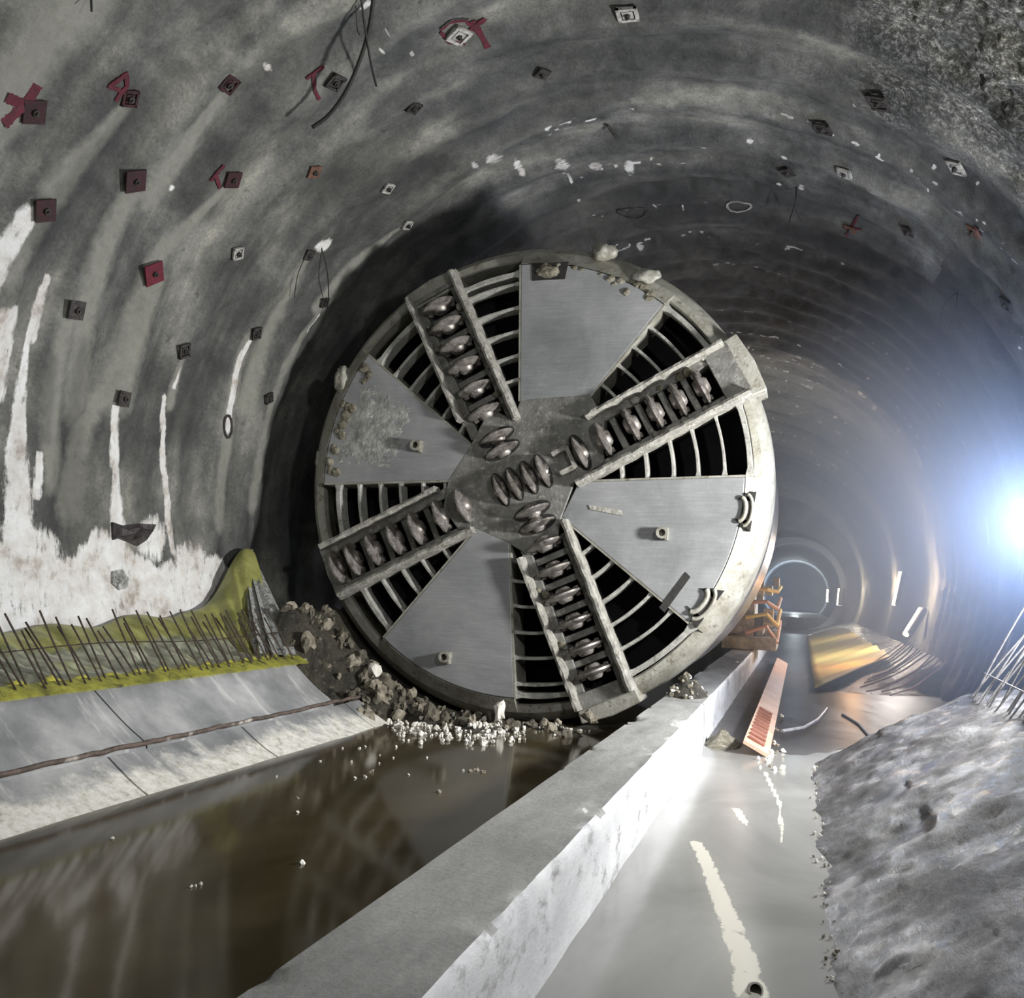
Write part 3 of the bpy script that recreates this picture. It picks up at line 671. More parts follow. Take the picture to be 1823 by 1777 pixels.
# ------------------------------------------------------------------ membrane behind the starter bars
def membrane():
    ys = np.arange(2.5, 11.75, 0.03); ts = np.linspace(0, 1, 40)
    YY, TT = np.meshgrid(ys, ts, indexing='ij')
    ztop = 1.16 + 0.10*np.sin(YY*1.3 + 1) * 0.6 + 0.95*smooth((YY - 10.3)/1.35) + 0.04*np.sin(YY*5)
    xw = TC[0] - np.sqrt((TR - 0.14)**2 - (ztop - TC[1])**2)
    xb, zb = -6.02, 0.76
    x = xw + (xb - xw)*TT; z = ztop + (zb - ztop)*smooth(TT*1.15)**0.8
    fold = (fbm(YY*2.2, TT*2.5, 4) - 0.5)*0.22*np.sin(np.pi*np.clip(TT, 0, 1)) + 0.03*np.sin(YY*21 + 3*TT)*np.sin(np.pi*TT)
    z = z + fold + 0.03*np.sin(YY*17 + 4*TT)*(TT > .4)*(TT < .95); x = x + fold*0.6
    z = np.maximum(z, 0.75)
    pale = smooth((TT - 0.32)/0.1)*smooth((0.93 - TT)/0.05)*smooth((fbm(YY*1.4, TT*3, 3) - 0.3)/0.2)*smooth((10.6 - YY)/0.5)
    strip = smooth((TT - 0.93)/0.03)
    col = np.stack([pale, strip, 0*pale], -1)
    P = np.stack([x, YY - 1.35*TT*smooth((YY - 9.2)/2.4), z], -1)
    org = np.array((-6.8, 7.5, 0.75))
    o = grid_mesh('waterproof_membrane', P - org, M['sheet'], col); o.location = tuple(org)
    sm = o.modifiers.new('solid', 'SOLIDIFY'); sm.thickness = 0.006
    tag(o, 'crumpled yellow-green waterproofing membrane behind the starter bars at the wall foot', 'membrane')
    # folded-down outer hem along the slab edge
    mb = MB(); a = []; 
    for y in np.arange(2.6, 10.5, 0.08):
        j = 0.012*noise.noise(Vector((0, y*6, 0)))
        a += [(-6.0, y, 0.775 + j), (-5.9, y, 0.735 + j), (-5.835, y, 0.70 + j)]
    n = len(a)//3
    mb.add(a, [(3*i + k, 3*i + k + 1, 3*i + k + 4, 3*i + k + 3) for i in range(n-1) for k in range(2)])
    h = link('membrane_hem', mb.mesh('membrane_hem', tuple(org)), speckled('yellow_hem', (0.13, 0.13, 0.03), (0.36, 0.35, 0.06), 5, 0.5, bscale=12, c3=(0.05, 0.05, 0.03), fine=7), o)
    s2 = h.modifiers.new('solid', 'SOLIDIFY'); s2.thickness = 0.02
membrane()

# folded plastic at the membrane's end
mb = MB(); rows = []
topc = wall_px(428, 990, 0.12); botc = Vector((-6.22, 10.32, 0.78))
for k in range(13):
    t = k/12
    c = topc.lerp(botc, t); wdt = 0.12 + 0.34*t**0.8
    if k == 0: wdt = 0.16
    if k == 1: wdt = 0.06
    ring = []
    for i in range(20):
        a = 2*math.pi*i/20
        r = wdt*(0.5 + 0.18*(1 if i % 2 else -1) + 0.1*noise.noise(Vector((i, t*2, 1))))
        ring.append((c.x + r*math.cos(a)*0.7, c.y + r*math.sin(a)*1.2, c.z + (0.0 if k else 0.05*(i % 3))))
    rows += ring
fs = [(k*20 + i, k*20 + (i+1) % 20, (k+1)*20 + (i+1) % 20, (k+1)*20 + i) for k in range(12) for i in range(20)]
mb.add(rows, fs)
tag(mb.build('plastic_bundle', M['plastic'], own=tuple(botc)), 'tied bundle of folded grey and white plastic sheet at the end of the yellow membrane', 'plastic sheet')

# torn black pocket in the wall above the membrane
def ragged_patch(name, px_pts, label, cat, mat='black', lift=0.03):
    mb = MB(); P = [on_wall(*p) for p in px_pts]; cy = sum(p[0] for p in P)/len(P); ct = sum(p[1] for p in P)/len(P)
    vs_ = [wall_point(cy, ct, lift + .06)]; n = len(P)
    for i, (y, t) in enumerate(P): vs_.append(wall_point(cy + (y-cy)*.5, ct + (t-ct)*.5, lift + .03*(i % 3)))
    for y, t in P: vs_.append(wall_point(y, t, lift))
    for y, t in P: vs_.append(wall_point(y, t, -0.03))
    fs = [(0, 1 + i, 1 + (i+1) % n) for i in range(n)]
    for ring in (0, 1): fs += [(1 + ring*n + i, 1 + (ring+1)*n + i, 1 + (ring+1)*n + (i+1) % n, 1 + ring*n + (i+1) % n) for i in range(n)]
    mb.add(vs_, fs); o = mb.build(name, M[mat], own=True); tag(o, label, cat); return o
ragged_patch('torn_plastic', [(193, 930), (215, 936), (245, 932), (272, 934), (268, 944), (258, 962), (245, 972), (228, 965), (208, 958), (196, 962)], 'torn black plastic scrap stuck on the white stained wall above the membrane', 'plastic scrap')
ragged_patch('torn_plastic', [(196, 1018), (215, 1014), (226, 1030), (222, 1048), (205, 1052), (193, 1040)], 'small pale sagging pocket of plastic on the white wall foot', 'plastic scrap', 'plastic')

# ------------------------------------------------------------------ starter bars
def bar_mesh(length, r=0.008, bend=0.0):
    mb = MB(); pts = [(0, 0, -0.06)] + [(bend*(k/5)**2, 0, length*k/5) for k in range(6)]
    mb.tube(pts, r, 6); return mb.mesh('starter_bar', smooth=True, angle=60)
bars = [bar_mesh(l, 0.0085, b) for l, b in ((.66, 0), (.60, -.03), (.72, .02), (.55, -.02))]
for me in bars: me.materials.append(M['rebar'])
y = 4.9; k = 0
while y < 10.35:
    o = bpy.data.objects.new('starter_bar', bars[random.choice([0, 0, 1, 2, 3])]); COL.objects.link(o)
    o.location = (-5.93 + random.uniform(-.03, .03), y, 0.72)
    lean = 0.50 + random.uniform(-.08, .08)
    o.rotation_euler = (random.gauss(.20, .05), -lean, 0)
    tag(o, 'thin rusty starter bar leaning to the wall in the row on the left bench', 'steel bar', 'starter bars along the left bench')
    y += random.uniform(.06, .125) if random.random() < 0.85 else 0.16; k += 1
mb = MB(); mb.tube([(-6.13 + random.uniform(-.01, .01), yy, 1.04 + .02*math.sin(yy*2)) for yy in np.arange(4.5, 10.6, .3)], 0.006, 5)
tag(mb.build('tie_bar', M['rebar'], own=True), 'long thin horizontal bar tying the row of starter bars together', 'steel bar')
mb = MB(); mb.tube([Vector((-6.1 + random.uniform(-.15, .1), 9.6 + random.uniform(-.3, .3), 1.05 + random.uniform(-.15, .35))) for i in range(26)], 0.003, 4)
tag(mb.build('wire_tangle', M['rebar'], own=True, ), 'small tangle of tie wire caught in the far starter bars', 'wire')

# ------------------------------------------------------------------ tunnel boring machine
HX, HZ, D = -3.48, 3.21, 11.8
def F(u, w, d=0.0): return Vector((HX + u, D + d, HZ + w))
tbm = thing('tunnel_boring_machine', (HX, D, 0.0), 'huge round steel tunnel boring machine with a spoked cutterhead, standing in the left channel', 'boring machine')
RC = (-0.14, 0.03)       # centre of the rim relative to the hub
def arc(r, a0, a1, n, c=RC): return [(c[0] + r*math.cos(a0 + (a1-a0)*i/n), c[1] + r*math.sin(a0 + (a1-a0)*i/n)) for i in range(n+1)]
def ang(p, c=RC): return math.atan2(p[1]-c[1], p[0]-c[0])
def extend(p, q, r):     # where the line p->q meets radius r about RC
    px, py = p[0]-RC[0], p[1]-RC[1]; dx, dy = q[0]-p[0], q[1]-p[1]; a = dx*dx+dy*dy; b = 2*(px*dx+py*dy); c = px*px+py*py-r*r
    t = (-b + math.sqrt(b*b-4*a*c))/2/a; return (p[0]+dx*t, p[1]+dy*t)
RP = 2.93
plates = [  # inner-start, outer-start, inner-end, outer-end : counter-clockwise
    ('B', (0.46, -0.50), (2.43, -1.99), (0.67, -0.04), (3.09, 0.07)),
    ('A', (0.77, 1.11), (1.77, 2.40), (-0.19, 1.05), (-0.27, 2.91)),
    ('D', (-0.85, 0.43), (-2.60, 1.82), (-1.15, -0.04), (-3.22, -0.11)),
    ('C', (-0.70, -0.68), (-2.01, -2.27), (-0.25, -0.86), (-0.06, -3.06))]
windows_edges = {}
for nm, i1, o1, i2, o2 in plates:
    e1 = extend(i1, o1, RP); e2 = extend(i2, o2, RP); a1, a2 = ang(e1), ang(e2)
    if a2 < a1: a2 += 2*math.pi
    poly = [i1] + arc(RP, a1, a2, 24) + [i2]
    mb = MB(); mb.prism(poly, 0.0, 0.16, F)
    p = mb.build('face_plate', M['plate'], tbm, bevel=0.012)
    # bevelled edge band
    mb = MB(); n = 24; E = [extend(i1, o1, r) for r in (RP + .01, RP + .20)] + [extend(i2, o2, r) for r in (RP + .01, RP + .20)]
    A1 = [ang(E[0]), ang(E[1])]; A2 = [ang(E[2]), ang(E[3])]
    A2 = [a + (2*math.pi if a < A1[0] else 0) for a in A2]
    rings = [(RP + .01, 0.0, 0), (RP + .20, .13, 1), (RP + .20, .3, 1), (RP + .01, .3, 0)]
    vs_ = []
    for r, d, k in rings:
        for q in arc(r, A1[k], A2[k], n): vs_.append(F(q[0], q[1], d))
    m_ = n + 1; fs = [(k*m_ + i, k*m_ + i + 1, ((k+1) % 4)*m_ + i + 1, ((k+1) % 4)*m_ + i) for k in range(4) for i in range(n)] + [(0, m_, 2*m_, 3*m_), (n, 3*m_+n, 2*m_+n, m_+n)]
    mb.add(vs_, fs); mb.build('edge_band', M['rimsteel'], tbm)
    windows_edges[nm] = ((i1, e1), (i2, e2))
# hub
hubp = [(0.62, -0.03), (1.0, 0.22), (0.98, 0.78), (0.78, 1.13), (-0.19, 1.07), (-0.27, 0.80), (-0.62, 0.96), (-0.87, 0.45), (-1.17, -0.04), (-1.22, -0.42), (-0.98, -0.72), (-0.71, -0.70), (-0.25, -0.88), (0.02, -1.02), (0.40, -0.90), (0.46, -0.52)]
mb = MB(); mb.prism(hubp, -0.004, 0.22, F); hub = mb.build('hub_plate', M['beam'], tbm, bevel=0.015)
hub['label'] = 'scratched darker grey hub plate'
# spokes
spk = [  # direction deg, offset, cutter radii, rail ranges (left-of-direction, right-of-direction), outer end
    (116.8, 0.19, [2.79, 2.48, 2.15, 1.83, 1.46, 1.10, 0.72, 0.52], (1.15, 3.10), (0.80, 3.14)),
    (28.8, -0.02, [2.53, 2.20, 1.87, 1.53, 1.12, 0.76], (1.05, 3.02), (0.55, 3.02)),
    (206.6, -0.06, [3.02, 2.75, 2.42, 2.07, 1.73, 1.34, 0.99], (0.98, 3.14), (1.25, 3.14)),
    (294.5, -0.13, [0.42, 0.62, 0.90, 1.26, 1.62, 1.98, 2.34, 2.66], (0.72, 3.05), (0.95, 3.05))]
HWD = 0.36
def cutter_mesh():
    mb = MB()
    mb.lathe([(-.10, 0.001), (-.10, .075), (-.08, .10), (-.05, .115), (-.045, .165), (-.012, .252), (.012, .252), (.045, .165), (.05, .115), (.08, .10), (.10, .075), (.10, 0.001)], (0, 0, 0), (1, 0, 0), 32)
    for t in (-1, 1): mb.box((0, t*.175, -.05), .13, .06, .06)
    return mb.mesh('disc_cutter', smooth=True, angle=35)
CUT = cutter_mesh(); CUT.materials.append(M['cutter'])
def place_cutter(parent, u, w, direc, d=0.02, s=1.0):
    o = bpy.data.objects.new('disc_cutter', CUT); COL.objects.link(o); o.parent = parent
    org = Vector(parent['_org']); X = Vector((math.cos(direc), 0, math.sin(direc))); Z = Vector((0, -1, 0)); Yv = Z.cross(X)
    mt = Matrix((X, Yv, Z)).transposed().to_4x4(); mt.translation = F(u, w, d) - org
    o.matrix_local = mt @ Matrix.Scale(s, 4)
    return o
spoke_data = []
for deg, off, rs, rl, rr in spk:
    a = math.radians(deg); dx, dy = math.cos(a), math.sin(a); nx, ny = -dy, dx
    def Q(r, t, dx=dx, dy=dy, nx=nx, ny=ny, off=off): return (r*dx + (off + t)*nx, r*dy + (off + t)*ny)
    spoke_data.append((a, off, Q))
    r_in = 0.85; r_out = 3.0
    mb = MB()
    def bar_(r0, r1, t0, t1, d0, d1): mb.prism([Q(r0, t0), Q(r1, t0), Q(r1, t1), Q(r0, t1)], d0, d1, F)
    bar_(r_in, r_out, .225, HWD - .002, 0.03, .5); bar_(r_in, r_out, -HWD + .002, -.225, 0.03, .5)
    srt = sorted(r for r in rs if r > r_in - .1); edges = []
    for i in range(len(srt) - 1):
        mid = (srt[i] + srt[i+1])/2; bar_(mid - .045, mid + .045, -.225, .225, 0.05, .45)
    bar_(max(srt) + .20, 3.06, -HWD, HWD, -0.02, .5)
    beam = mb.build('cutter_beam', M['beam'], tbm, bevel=0.01)
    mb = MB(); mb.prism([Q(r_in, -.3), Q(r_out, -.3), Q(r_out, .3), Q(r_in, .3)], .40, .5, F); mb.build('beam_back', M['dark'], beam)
    for (r0, r1), sgn in ((rl, 1), (rr, -1)):
        # muddy, uneven guard rail
        n = 36; vs_ = []
        for i in range(n+1):
            r = r0 + (r1-r0)*i/n; j1 = .012*noise.noise(Vector((r*9, sgn, deg))); j2 = .02*noise.noise(Vector((r*7, sgn*5, deg)))
            t_in, t_out = HWD - .035 + j1, HWD + .055 + j2*0.5
            for t, d in ((t_in, .1), (t_in, -.15 + j2), (t_in + .035, -.17 + j2), (t_out - .02, -.16 + j1), (t_out, -.10), (t_out, .1)):
                q = Q(r, sgn*t); vs_.append(F(q[0], q[1], d))
        fs = [(i*6 + k, i*6 + k + 1, (i+1)*6 + k + 1, (i+1)*6 + k) for i in range(n) for k in range(5)] + [tuple(range(6)), tuple(reversed(range(n*6, n*6+6)))]
        mb = MB(); mb.add(vs_, fs); mb.build('guard_rail', M['rail'], beam)
    # end block bridging to the rim
    mb = MB(); mb.prism([Q(2.96, -HWD - .04), Q(3.22, -HWD - .06), Q(3.26, 0), Q(3.22, HWD + .06), Q(2.96, HWD + .04)], .02, .55, F)
    mb.build('beam_end_block', M['rimsteel'], beam, bevel=0.02)
    for r in rs:
        u, w = Q(r, 0)
        if r < r_in:
            mbs = MB(); mbs.prism([(u + math.cos(t)*.11*dx - math.sin(t)*.27*dy, w + math.cos(t)*.11*dy + math.sin(t)*.27*dx) for t in np.linspace(0, 2*math.pi, 21)[:-1]], -.012, .0, F)
            mbs.build('socket_shade', M['recess_shade'], hub)  # flat dark oval painting the shadow around the cutter
            place_cutter(hub, u, w, a, 0.02, 1.0)
        else: place_cutter(beam, u, w, a, -0.03)
# twin centre cutters
for (u, w) in [(-0.40, -0.16), (-0.21, -0.08), (-0.01, 0.01), (0.18, 0.10)]:
    a = math.radians(27); dx, dy = math.cos(a), math.sin(a)
    mbs = MB(); mbs.prism([(u + math.cos(t)*.10*dx - math.sin(t)*.25*dy, w + math.cos(t)*.10*dy + math.sin(t)*.25*dx) for t in np.linspace(0, 2*math.pi, 21)[:-1]], -.014, .0, F)
    mbs.build('socket_shade', M['recess_shade'], hub)  # same painted shadow oval for the centre cutters
    place_cutter(hub, u, w, a, 0.01, 0.92)
mb = MB(); c = (0.47, 0.23); a = math.radians(27)
for t in (-1, 1): mb.box(F(c[0] - .14*math.sin(a)*t, c[1] + .14*math.cos(a)*t, -.06), .20, .14, .05, (Vector((math.cos(a), 0, math.sin(a))), Vector((0, 1, 0)), Vector((-math.sin(a), 0, math.cos(a)))))
mb.box(F(c[0]+.1, c[1]+.05, -.05), .05, .12, .3, (Vector((math.cos(a), 0, math.sin(a))), Vector((0, 1, 0)), Vector((-math.sin(a), 0, math.cos(a)))))
mb.build('centre_block', M['rail'], hub)
# grille windows
def line_hit(r, p, q):       # angle where circle radius r (about the hub) meets line p->q, on the q side
    dx, dy = q[0]-p[0], q[1]-p[1]; a = dx*dx+dy*dy; b = 2*(p[0]*dx+p[1]*dy); c = p[0]**2+p[1]**2-r*r
    disc = b*b-4*a*c
    if disc < 0: return None
    t = (-b + math.sqrt(disc))/2/a
    return math.atan2(p[1]+dy*t, p[0]+dx*t), t
def spoke_line(k, side):
    Q = spoke_data[k][2]; return Q(0.2, side*(HWD - .01)), Q(3.0, side*(HWD - .01))
Hr = [1.23, 1.56, 1.90, 2.21, 2.54]; Vr = [1.38, 1.71, 2.05, 2.38, 2.72]
wins = [('B', 1, 1, -1, Hr), ('A', 0, 1, 1, Hr), ('A', 1, 0, -1, Vr), ('D', 0, 0, 1, Hr), ('D', 1, 2, -1, Hr), ('C', 0, 2, 1, Hr), ('C', 1, 3, -1, Vr), ('B', 0, 3, 1, Hr)]
for nm, e, k, side, radii in wins:
    pl = windows_edges[nm][e]; sl = spoke_line(k, side)
    for r in radii + [2.86]:
        A = line_hit(r, *pl); B = line_hit(r, *sl)
        if not A or not B: continue
        a0, a1 = A[0], B[0]; dlt = (a1 - a0 + math.pi) % (2*math.pi) - math.pi
        n = max(8, int(abs(dlt)*20)); th = .021 if r < 2.8 else .036
        vs_ = []
        for i in range(n+1):
            a = a0 + dlt*i/n; e_ = abs(2*i/n - 1)**14
            t2 = th*(1 + 0.9*e_) * (1 + .25*noise.noise(Vector((a*9, r, 1)))); wob = .008*noise.noise(Vector((a*5, r*3, 2)))
            for rr, d in ((r - t2 + wob, .03), (r + t2 + wob, .03), (r + t2*.8, .26), (r - t2*.8, .26)):
                vs_.append(F(rr*math.cos(a), rr*math.sin(a), d))
        fs = [(i*4 + q, i*4 + (q+1) % 4, (i+1)*4 + (q+1) % 4, (i+1)*4 + q) for i in range(n) for q in range(4)] + [(0, 1, 2, 3), tuple(reversed((n*4, n*4+1, n*4+2, n*4+3)))]
        mb = MB(); mb.add(vs_, fs); mb.build('grille_bar', M['bar'], tbm, bevel=0.008)
    # side cheek of the plate along the window
    (p, q) = pl; mid = Vector((q[0]-p[0], q[1]-p[1])).normalized()
    mb = MB(); s_ = 1 if e == 1 else -1; nx, ny = -mid.y*s_, mid.x*s_
    mb.prism([p, q, (q[0] + nx*.025, q[1] + ny*.025), (p[0] + nx*.025, p[1] + ny*.025)], .0, .5, F); mb.build('window_cheek', M['rimsteel'], tbm)
# rim, cutterhead skirt, shield
mb = MB(); mb.lathe([(.55, 3.02), (.16, 3.02), (.13, 3.04), (.14, 3.13), (.26, 3.23), (.34, 3.265), (.80, 3.28), (.84, 3.25), (1.0, 3.25)], F(RC[0], RC[1], 0), (0, 1, 0), 128)
rim = mb.build('rim', M['rimsteel'], tbm, smooth=True, angle=30)
mb = MB(); mb.lathe([(.95, 3.0), (.97, 3.24), (1.9, 3.24), (1.92, 3.25), (1.98, 3.25), (2.0, 3.24), (4.4, 3.24), (4.45, 2.9), (4.5, .01)], F(RC[0], RC[1], 0), (0, 1, 0), 128)
shield = mb.build('shield', M['shield'], tbm, smooth=True, angle=30)
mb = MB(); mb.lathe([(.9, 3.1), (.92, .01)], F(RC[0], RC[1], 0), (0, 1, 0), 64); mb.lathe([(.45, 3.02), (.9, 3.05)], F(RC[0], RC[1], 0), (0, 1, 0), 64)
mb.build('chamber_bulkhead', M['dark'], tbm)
# studs on three plates
for u, w in [(-1.64, .43), (1.80, -.68), (-1.04, -2.43)]:
    mb = MB(); mb.lathe([(0.02, .075), (-.13, .075), (-.13, .045), (-.02, .045), (-.02, .001)], F(u, w, 0), (0, 1, 0), 20)
    mb.box(F(u + .05, w - .01, -.05), .03, .1, .16); mb.build('lug', M['rimsteel'], tbm, smooth=True, angle=40)
# welded patch on plate B
mb = MB(); mb.prism([(.82, -.34), (1.25, -.40), (1.27, -.47), (.84, -.40)], -.015, .01, F); mb.build('weld_strip', M['rail'], tbm)
# gauge cutter mounts near the rim: flat dark shapes painting the recess shade, with a curved lip
def gauge(u, w, rot, s=1.0):
    c, sn = math.cos(rot), math.sin(rot)
    def T(x, y): return (u + (x*c - y*sn)*s, w + (x*sn + y*c)*s)
    g = MB(); g.prism([T(-.10, .12), T(.12, .25), T(.12, .12)], -.02, .1, F); g.prism([T(-.10, -.12), T(.12, -.12), T(.12, -.25)], -.02, .1, F)
    g.prism([T(.0 + .10*math.cos(t), .17*math.sin(t)) for t in np.linspace(-math.pi/2, math.pi/2, 12)], -.02, .1, F)
    o = g.build('gauge_recess_shade', M['recess_shade'], tbm)
    a = MB(); pts = [T(.02 + .09*math.cos(t), .20*math.sin(t)) for t in np.linspace(-math.pi/2, math.pi/2, 16)]
    a.tube([F(p[0], p[1], -.02) for p in pts], .022*s, 8)
    pts = [T(-.04 + .07*math.cos(t), .15*math.sin(t)) for t in np.linspace(-math.pi/2, math.pi/2, 14)]
    a.tube([F(p[0], p[1], -.025) for p in pts], .03*s, 8)
    a.build('gauge_lip', M['rimsteel'], o, smooth=True)
gauge(2.78, -.36, math.radians(-7)); gauge(2.30, -1.53, math.radians(-34), 1.15)
mb = MB(); mb.prism([(1.78, -1.62), (1.85, -1.68), (2.16, -1.22), (2.10, -1.16)], -.012, .02, F); mb.build('gauge_slot_shade', M['recess_shade'], tbm)  # thin dark strip painting the shade of a slot
mb = MB(); mb.prism([(-.10, 2.72), (.36, 2.72), (.40, 2.96), (-.12, 2.96)], -.01, .05, F); r_ = mb.build('gauge_recess_shade', M['recess_shade'], tbm)
# dried mud and lumps on the face
def lump(c, r, seed, sc=(1, .6, 1), sub_=3):
    bm = bmesh.new(); bmesh.ops.create_icosphere(bm, subdivisions=sub_, radius=1)
    for v in bm.verts:
        n = 1 + .35*noise.noise(v.co*1.7 + Vector((seed, 0, 0))) + .15*noise.noise(v.co*4 + Vector((0, seed, 0)))
        v.co = Vector((v.co.x*sc[0], v.co.y*sc[1], v.co.z*sc[2]))*r*n
    me = bpy.data.meshes.new('lump'); bm.to_mesh(me); bm.free()
    for p in me.polygons: p.use_smooth = True
    return me
def mudl(u, w, r, seed, sc=(1, .6, 1), d=0.0, mat='mud', name='mud_lump'):
    me = lump(None, r, seed, sc); o = link(name, me, M[mat], tbm); o.location = F(u, w, d) - Vector(tbm['_org']); return o
mudl(.86, 3.10, .15, 1, (1.2, .8, .8), .1, 'rimsteel', 'gauge_lug'); mudl(-2.93, 1.42, .17, 2, (.7, .9, 1.3), .12, 'rimsteel', 'gauge_lug'); mudl(-3.28, .26, .11, 3, (.8, 1, 1.3), .25, 'rimsteel', 'gauge_lug'); mudl(1.45, 2.72, .12, 4, (1.5, .6, .8), .05, 'rimsteel', 'gauge_lug')
k = 10
for i in range(22):
    a = math.radians(random.uniform(146, 179)); r = random.uniform(2.80, 2.96); k += 1
    mudl(r*math.cos(a) - .08, r*math.sin(a), random.uniform(.03, .085), k, (1, .5, 1), .0)
for i in range(14):
    a = math.radians(random.uniform(54, 91)); r = random.uniform(2.82, 2.98); k += 1
    mudl(r*math.cos(a) - .08, r*math.sin(a), random.uniform(.025, .06), k, (1.2, .5, .8), .0)
mudl(.12, 2.84, .13, 71, (1.3, .5, .7), .0); mudl(1.2, 2.5, .05, 72)
for deg, off, rs, rl, rr in spk[:2] + spk[3:]:
    a = math.radians(deg); dx, dy = math.cos(a), math.sin(a)
    for i in range(10):
        r = random.uniform(1.2, 2.9); t = random.choice([-1, 1])*random.uniform(.24, .34) + off; k += 1
        mudl(r*dx - t*dy, r*dy + t*dx, random.uniform(.025, .06), k, (1, .6, 1), .0, random.choice(['mud', 'rail']))
# rough film of dried mud on the left plate
n1, n2 = 26, 40; vs_ = []
for i in range(n1 + 1):
    for j in range(n2 + 1):
        a = math.radians(150 + 26*j/n2); wob = .5 + .5*noise.noise(Vector((a*6, 3, 1))); r = 1.75 + .35*wob + (2.90 - 1.75 - .35*wob)*i/n1
        e = min(i/n1, 1 - i/n1, j/n2, 1 - j/n2)*4
        d = -(.016*max(0, min(1, e))*(1 + noise.noise(Vector((r*5, a*14, 2)))) + .012*noise.noise(Vector((r*14, a*40, 7))))
        vs_.append(F(RC[0] + .1 + r*math.cos(a), RC[1] - .05 + r*math.sin(a), d + .004))
mb = MB(); mb.add(vs_, [(i*(n2+1) + j, i*(n2+1) + j + 1, (i+1)*(n2+1) + j + 1, (i+1)*(n2+1) + j) for i in range(n1) for j in range(n2)])
mb.build('mud_film', speckled('pale_mud_film', (0.20, 0.205, 0.205), (0.42, 0.42, 0.40), 5, 0.5, 0.1, 0.9, 14, (0.60, 0.60, 0.57), 9, 0.04), tbm, smooth=True)
# trailing gear behind the shield
bg = thing('backup_gear', (-1.2, 25.0, 0.5), 'muddy cluttered trailing gear on the kerb behind the boring machine', 'machinery')
for i in range(18):
    mb = MB(); x = -1.1 + random.uniform(-.6, .55); yv = 25 + random.uniform(-.9, .9); z = .80 + random.uniform(0, 1.6)
    mb.box((x, yv, z), random.uniform(.15, .5), random.uniform(.3, .9), random.uniform(.15, .5)); mb.build('casing', M['machine'], bg, bevel=.02)
mb = MB(); mb.box((-1.2, 25, .66), 1.3, 2.4, .3); mb.box((-1.4, 25.2, 1.5), .6, 2.0, 1.6); mb.build('frame', M['machine'], bg)
for i in range(4):
    mb = MB(); mb.tube([(-1.3, 23.9, .9 + i*.38), (-.8, 24.0, 1.1 + i*.3), (-.55, 24.3, .7 + i*.42), (-.5, 25.4, 1.2 + i*.3)], .05, 8); mb.build('pipe', M['farsheet' if i % 2 else 'orange'], bg)

# ------------------------------------------------------------------ rubble
ROCKS = {}
for key in ('rock', 'darkrock', 'whiterock'):
    ROCKS[key] = []
    for s in range(5):
        bm = bmesh.new(); bmesh.ops.create_icosphere(bm, subdivisions=2, radius=1)
        for v in bm.verts:
            d_ = v.co.normalized(); q = 0.75 + .5*noise.noise(d_*1.3 + Vector((s*7.1, 2, 0))) + .12*noise.noise(d_*5 + Vector((s, 0, 3)))
            v.co = Vector((d_.x*1.1, d_.y*.9, d_.z*.75))*q
        me = bpy.data.meshes.new('rock'); bm.to_mesh(me); bm.free(); me.materials.append(M[key]); ROCKS[key].append(me)
def rock(name, loc, r, key, label, cat, group):
    o = bpy.data.objects.new(name, random.choice(ROCKS[key])); COL.objects.link(o)
    o.location = loc; o.scale = (r, r, r*random.uniform(.7, 1.1)); o.rotation_euler = [random.uniform(0, 6.28) for _ in range(3)]
    tag(o, label, cat, group); return o
def heap_z(x, y):
    c = HX + RC[0]; rr = 3.27**2 - (x - c)**2
    zc = (HZ - math.sqrt(rr)) if rr > 0 else 2.0
    zc = min(zc, 1.25) + 0.10
    if x < -6.5: zc = 1.15 - .35*(-6.5 - x)
    fade = max(0.0, min(1.0, (-2.3 - x)/1.2))
    g = max(0.0, min(1.0, (y - 10.25)/1.25)); g = g*g*(3-2*g)
    if x < -5.9: g = max(g, max(0.0, min(1.0, (y - 9.9)/.8)))
    z = (zc*g)*fade - .05
    if x > -5.0: z = (zc*max(0, min(1, (y - 10.9)/.8)) + .03*fade) * fade - .05
    z = z + .10*noise.noise(Vector((x*2.5, y*2.5, 0)))*(.3 + g) + .04*noise.noise(Vector((x*8, y*8, 0)))
    if y > 11.7 and rr > 0: z = min(z, HZ - math.sqrt(rr) - .06)
    return z
xs = np.arange(-7.6, -1.75, .06); ys = np.arange(10.15, 12.6, .06)
P = np.array([[(x, y, heap_z(x, y)) for x in xs] for y in ys]); org = np.array((-5, 11.2, 0.)); 
o = grid_mesh('spoil_heap', P - org, M['soil']); o.location = tuple(org)
tag(o, 'dark wet spoil heap banked against the lower left of the cutterhead', 'spoil heap')
for i in range(230):
    x = -7.0 + 4.4*random.random()**1.0; yv = random.uniform(10.45, 11.62)
    if x > -5.0: yv = random.uniform(11.0, 11.65)
    if x > -4.7 and random.random() < .4: continue
    z = heap_z(x, yv)
    if z < -.03: continue
    big = random.random(); r = .045 + .11*big**2.5
    rock('spoil_rock', (x, yv, z + r*.3), r, random.choice(['rock', 'darkrock', 'darkrock']), 'brown-grey angular rock lying on the spoil heap under the cutterhead', 'rock', 'rocks on the spoil heap')
def named_rock(px, Y, r, key, label): 
    p = at_y(px[0], px[1], Y); p.z = max(p.z, r*.4); return rock('spoil_rock', p, r, key, label, 'rock', 'large rocks at the cutterhead')
named_rock((668, 1193), 11.3, .12, 'whiterock', 'pale elongated rock lying highest at the lower left rim of the cutterhead')
named_rock((628, 1178), 11.3, .15, 'rock', 'large rounded brown rock left of the pale rock at the rim')
named_rock((683, 1245), 11.1, .15, 'rock', 'large brown boulder just above the tip of the left bench')
named_rock((890, 1268), 11.35, .15, 'whiterock', 'large pale rock on the white gravel, left of the grille window edge')
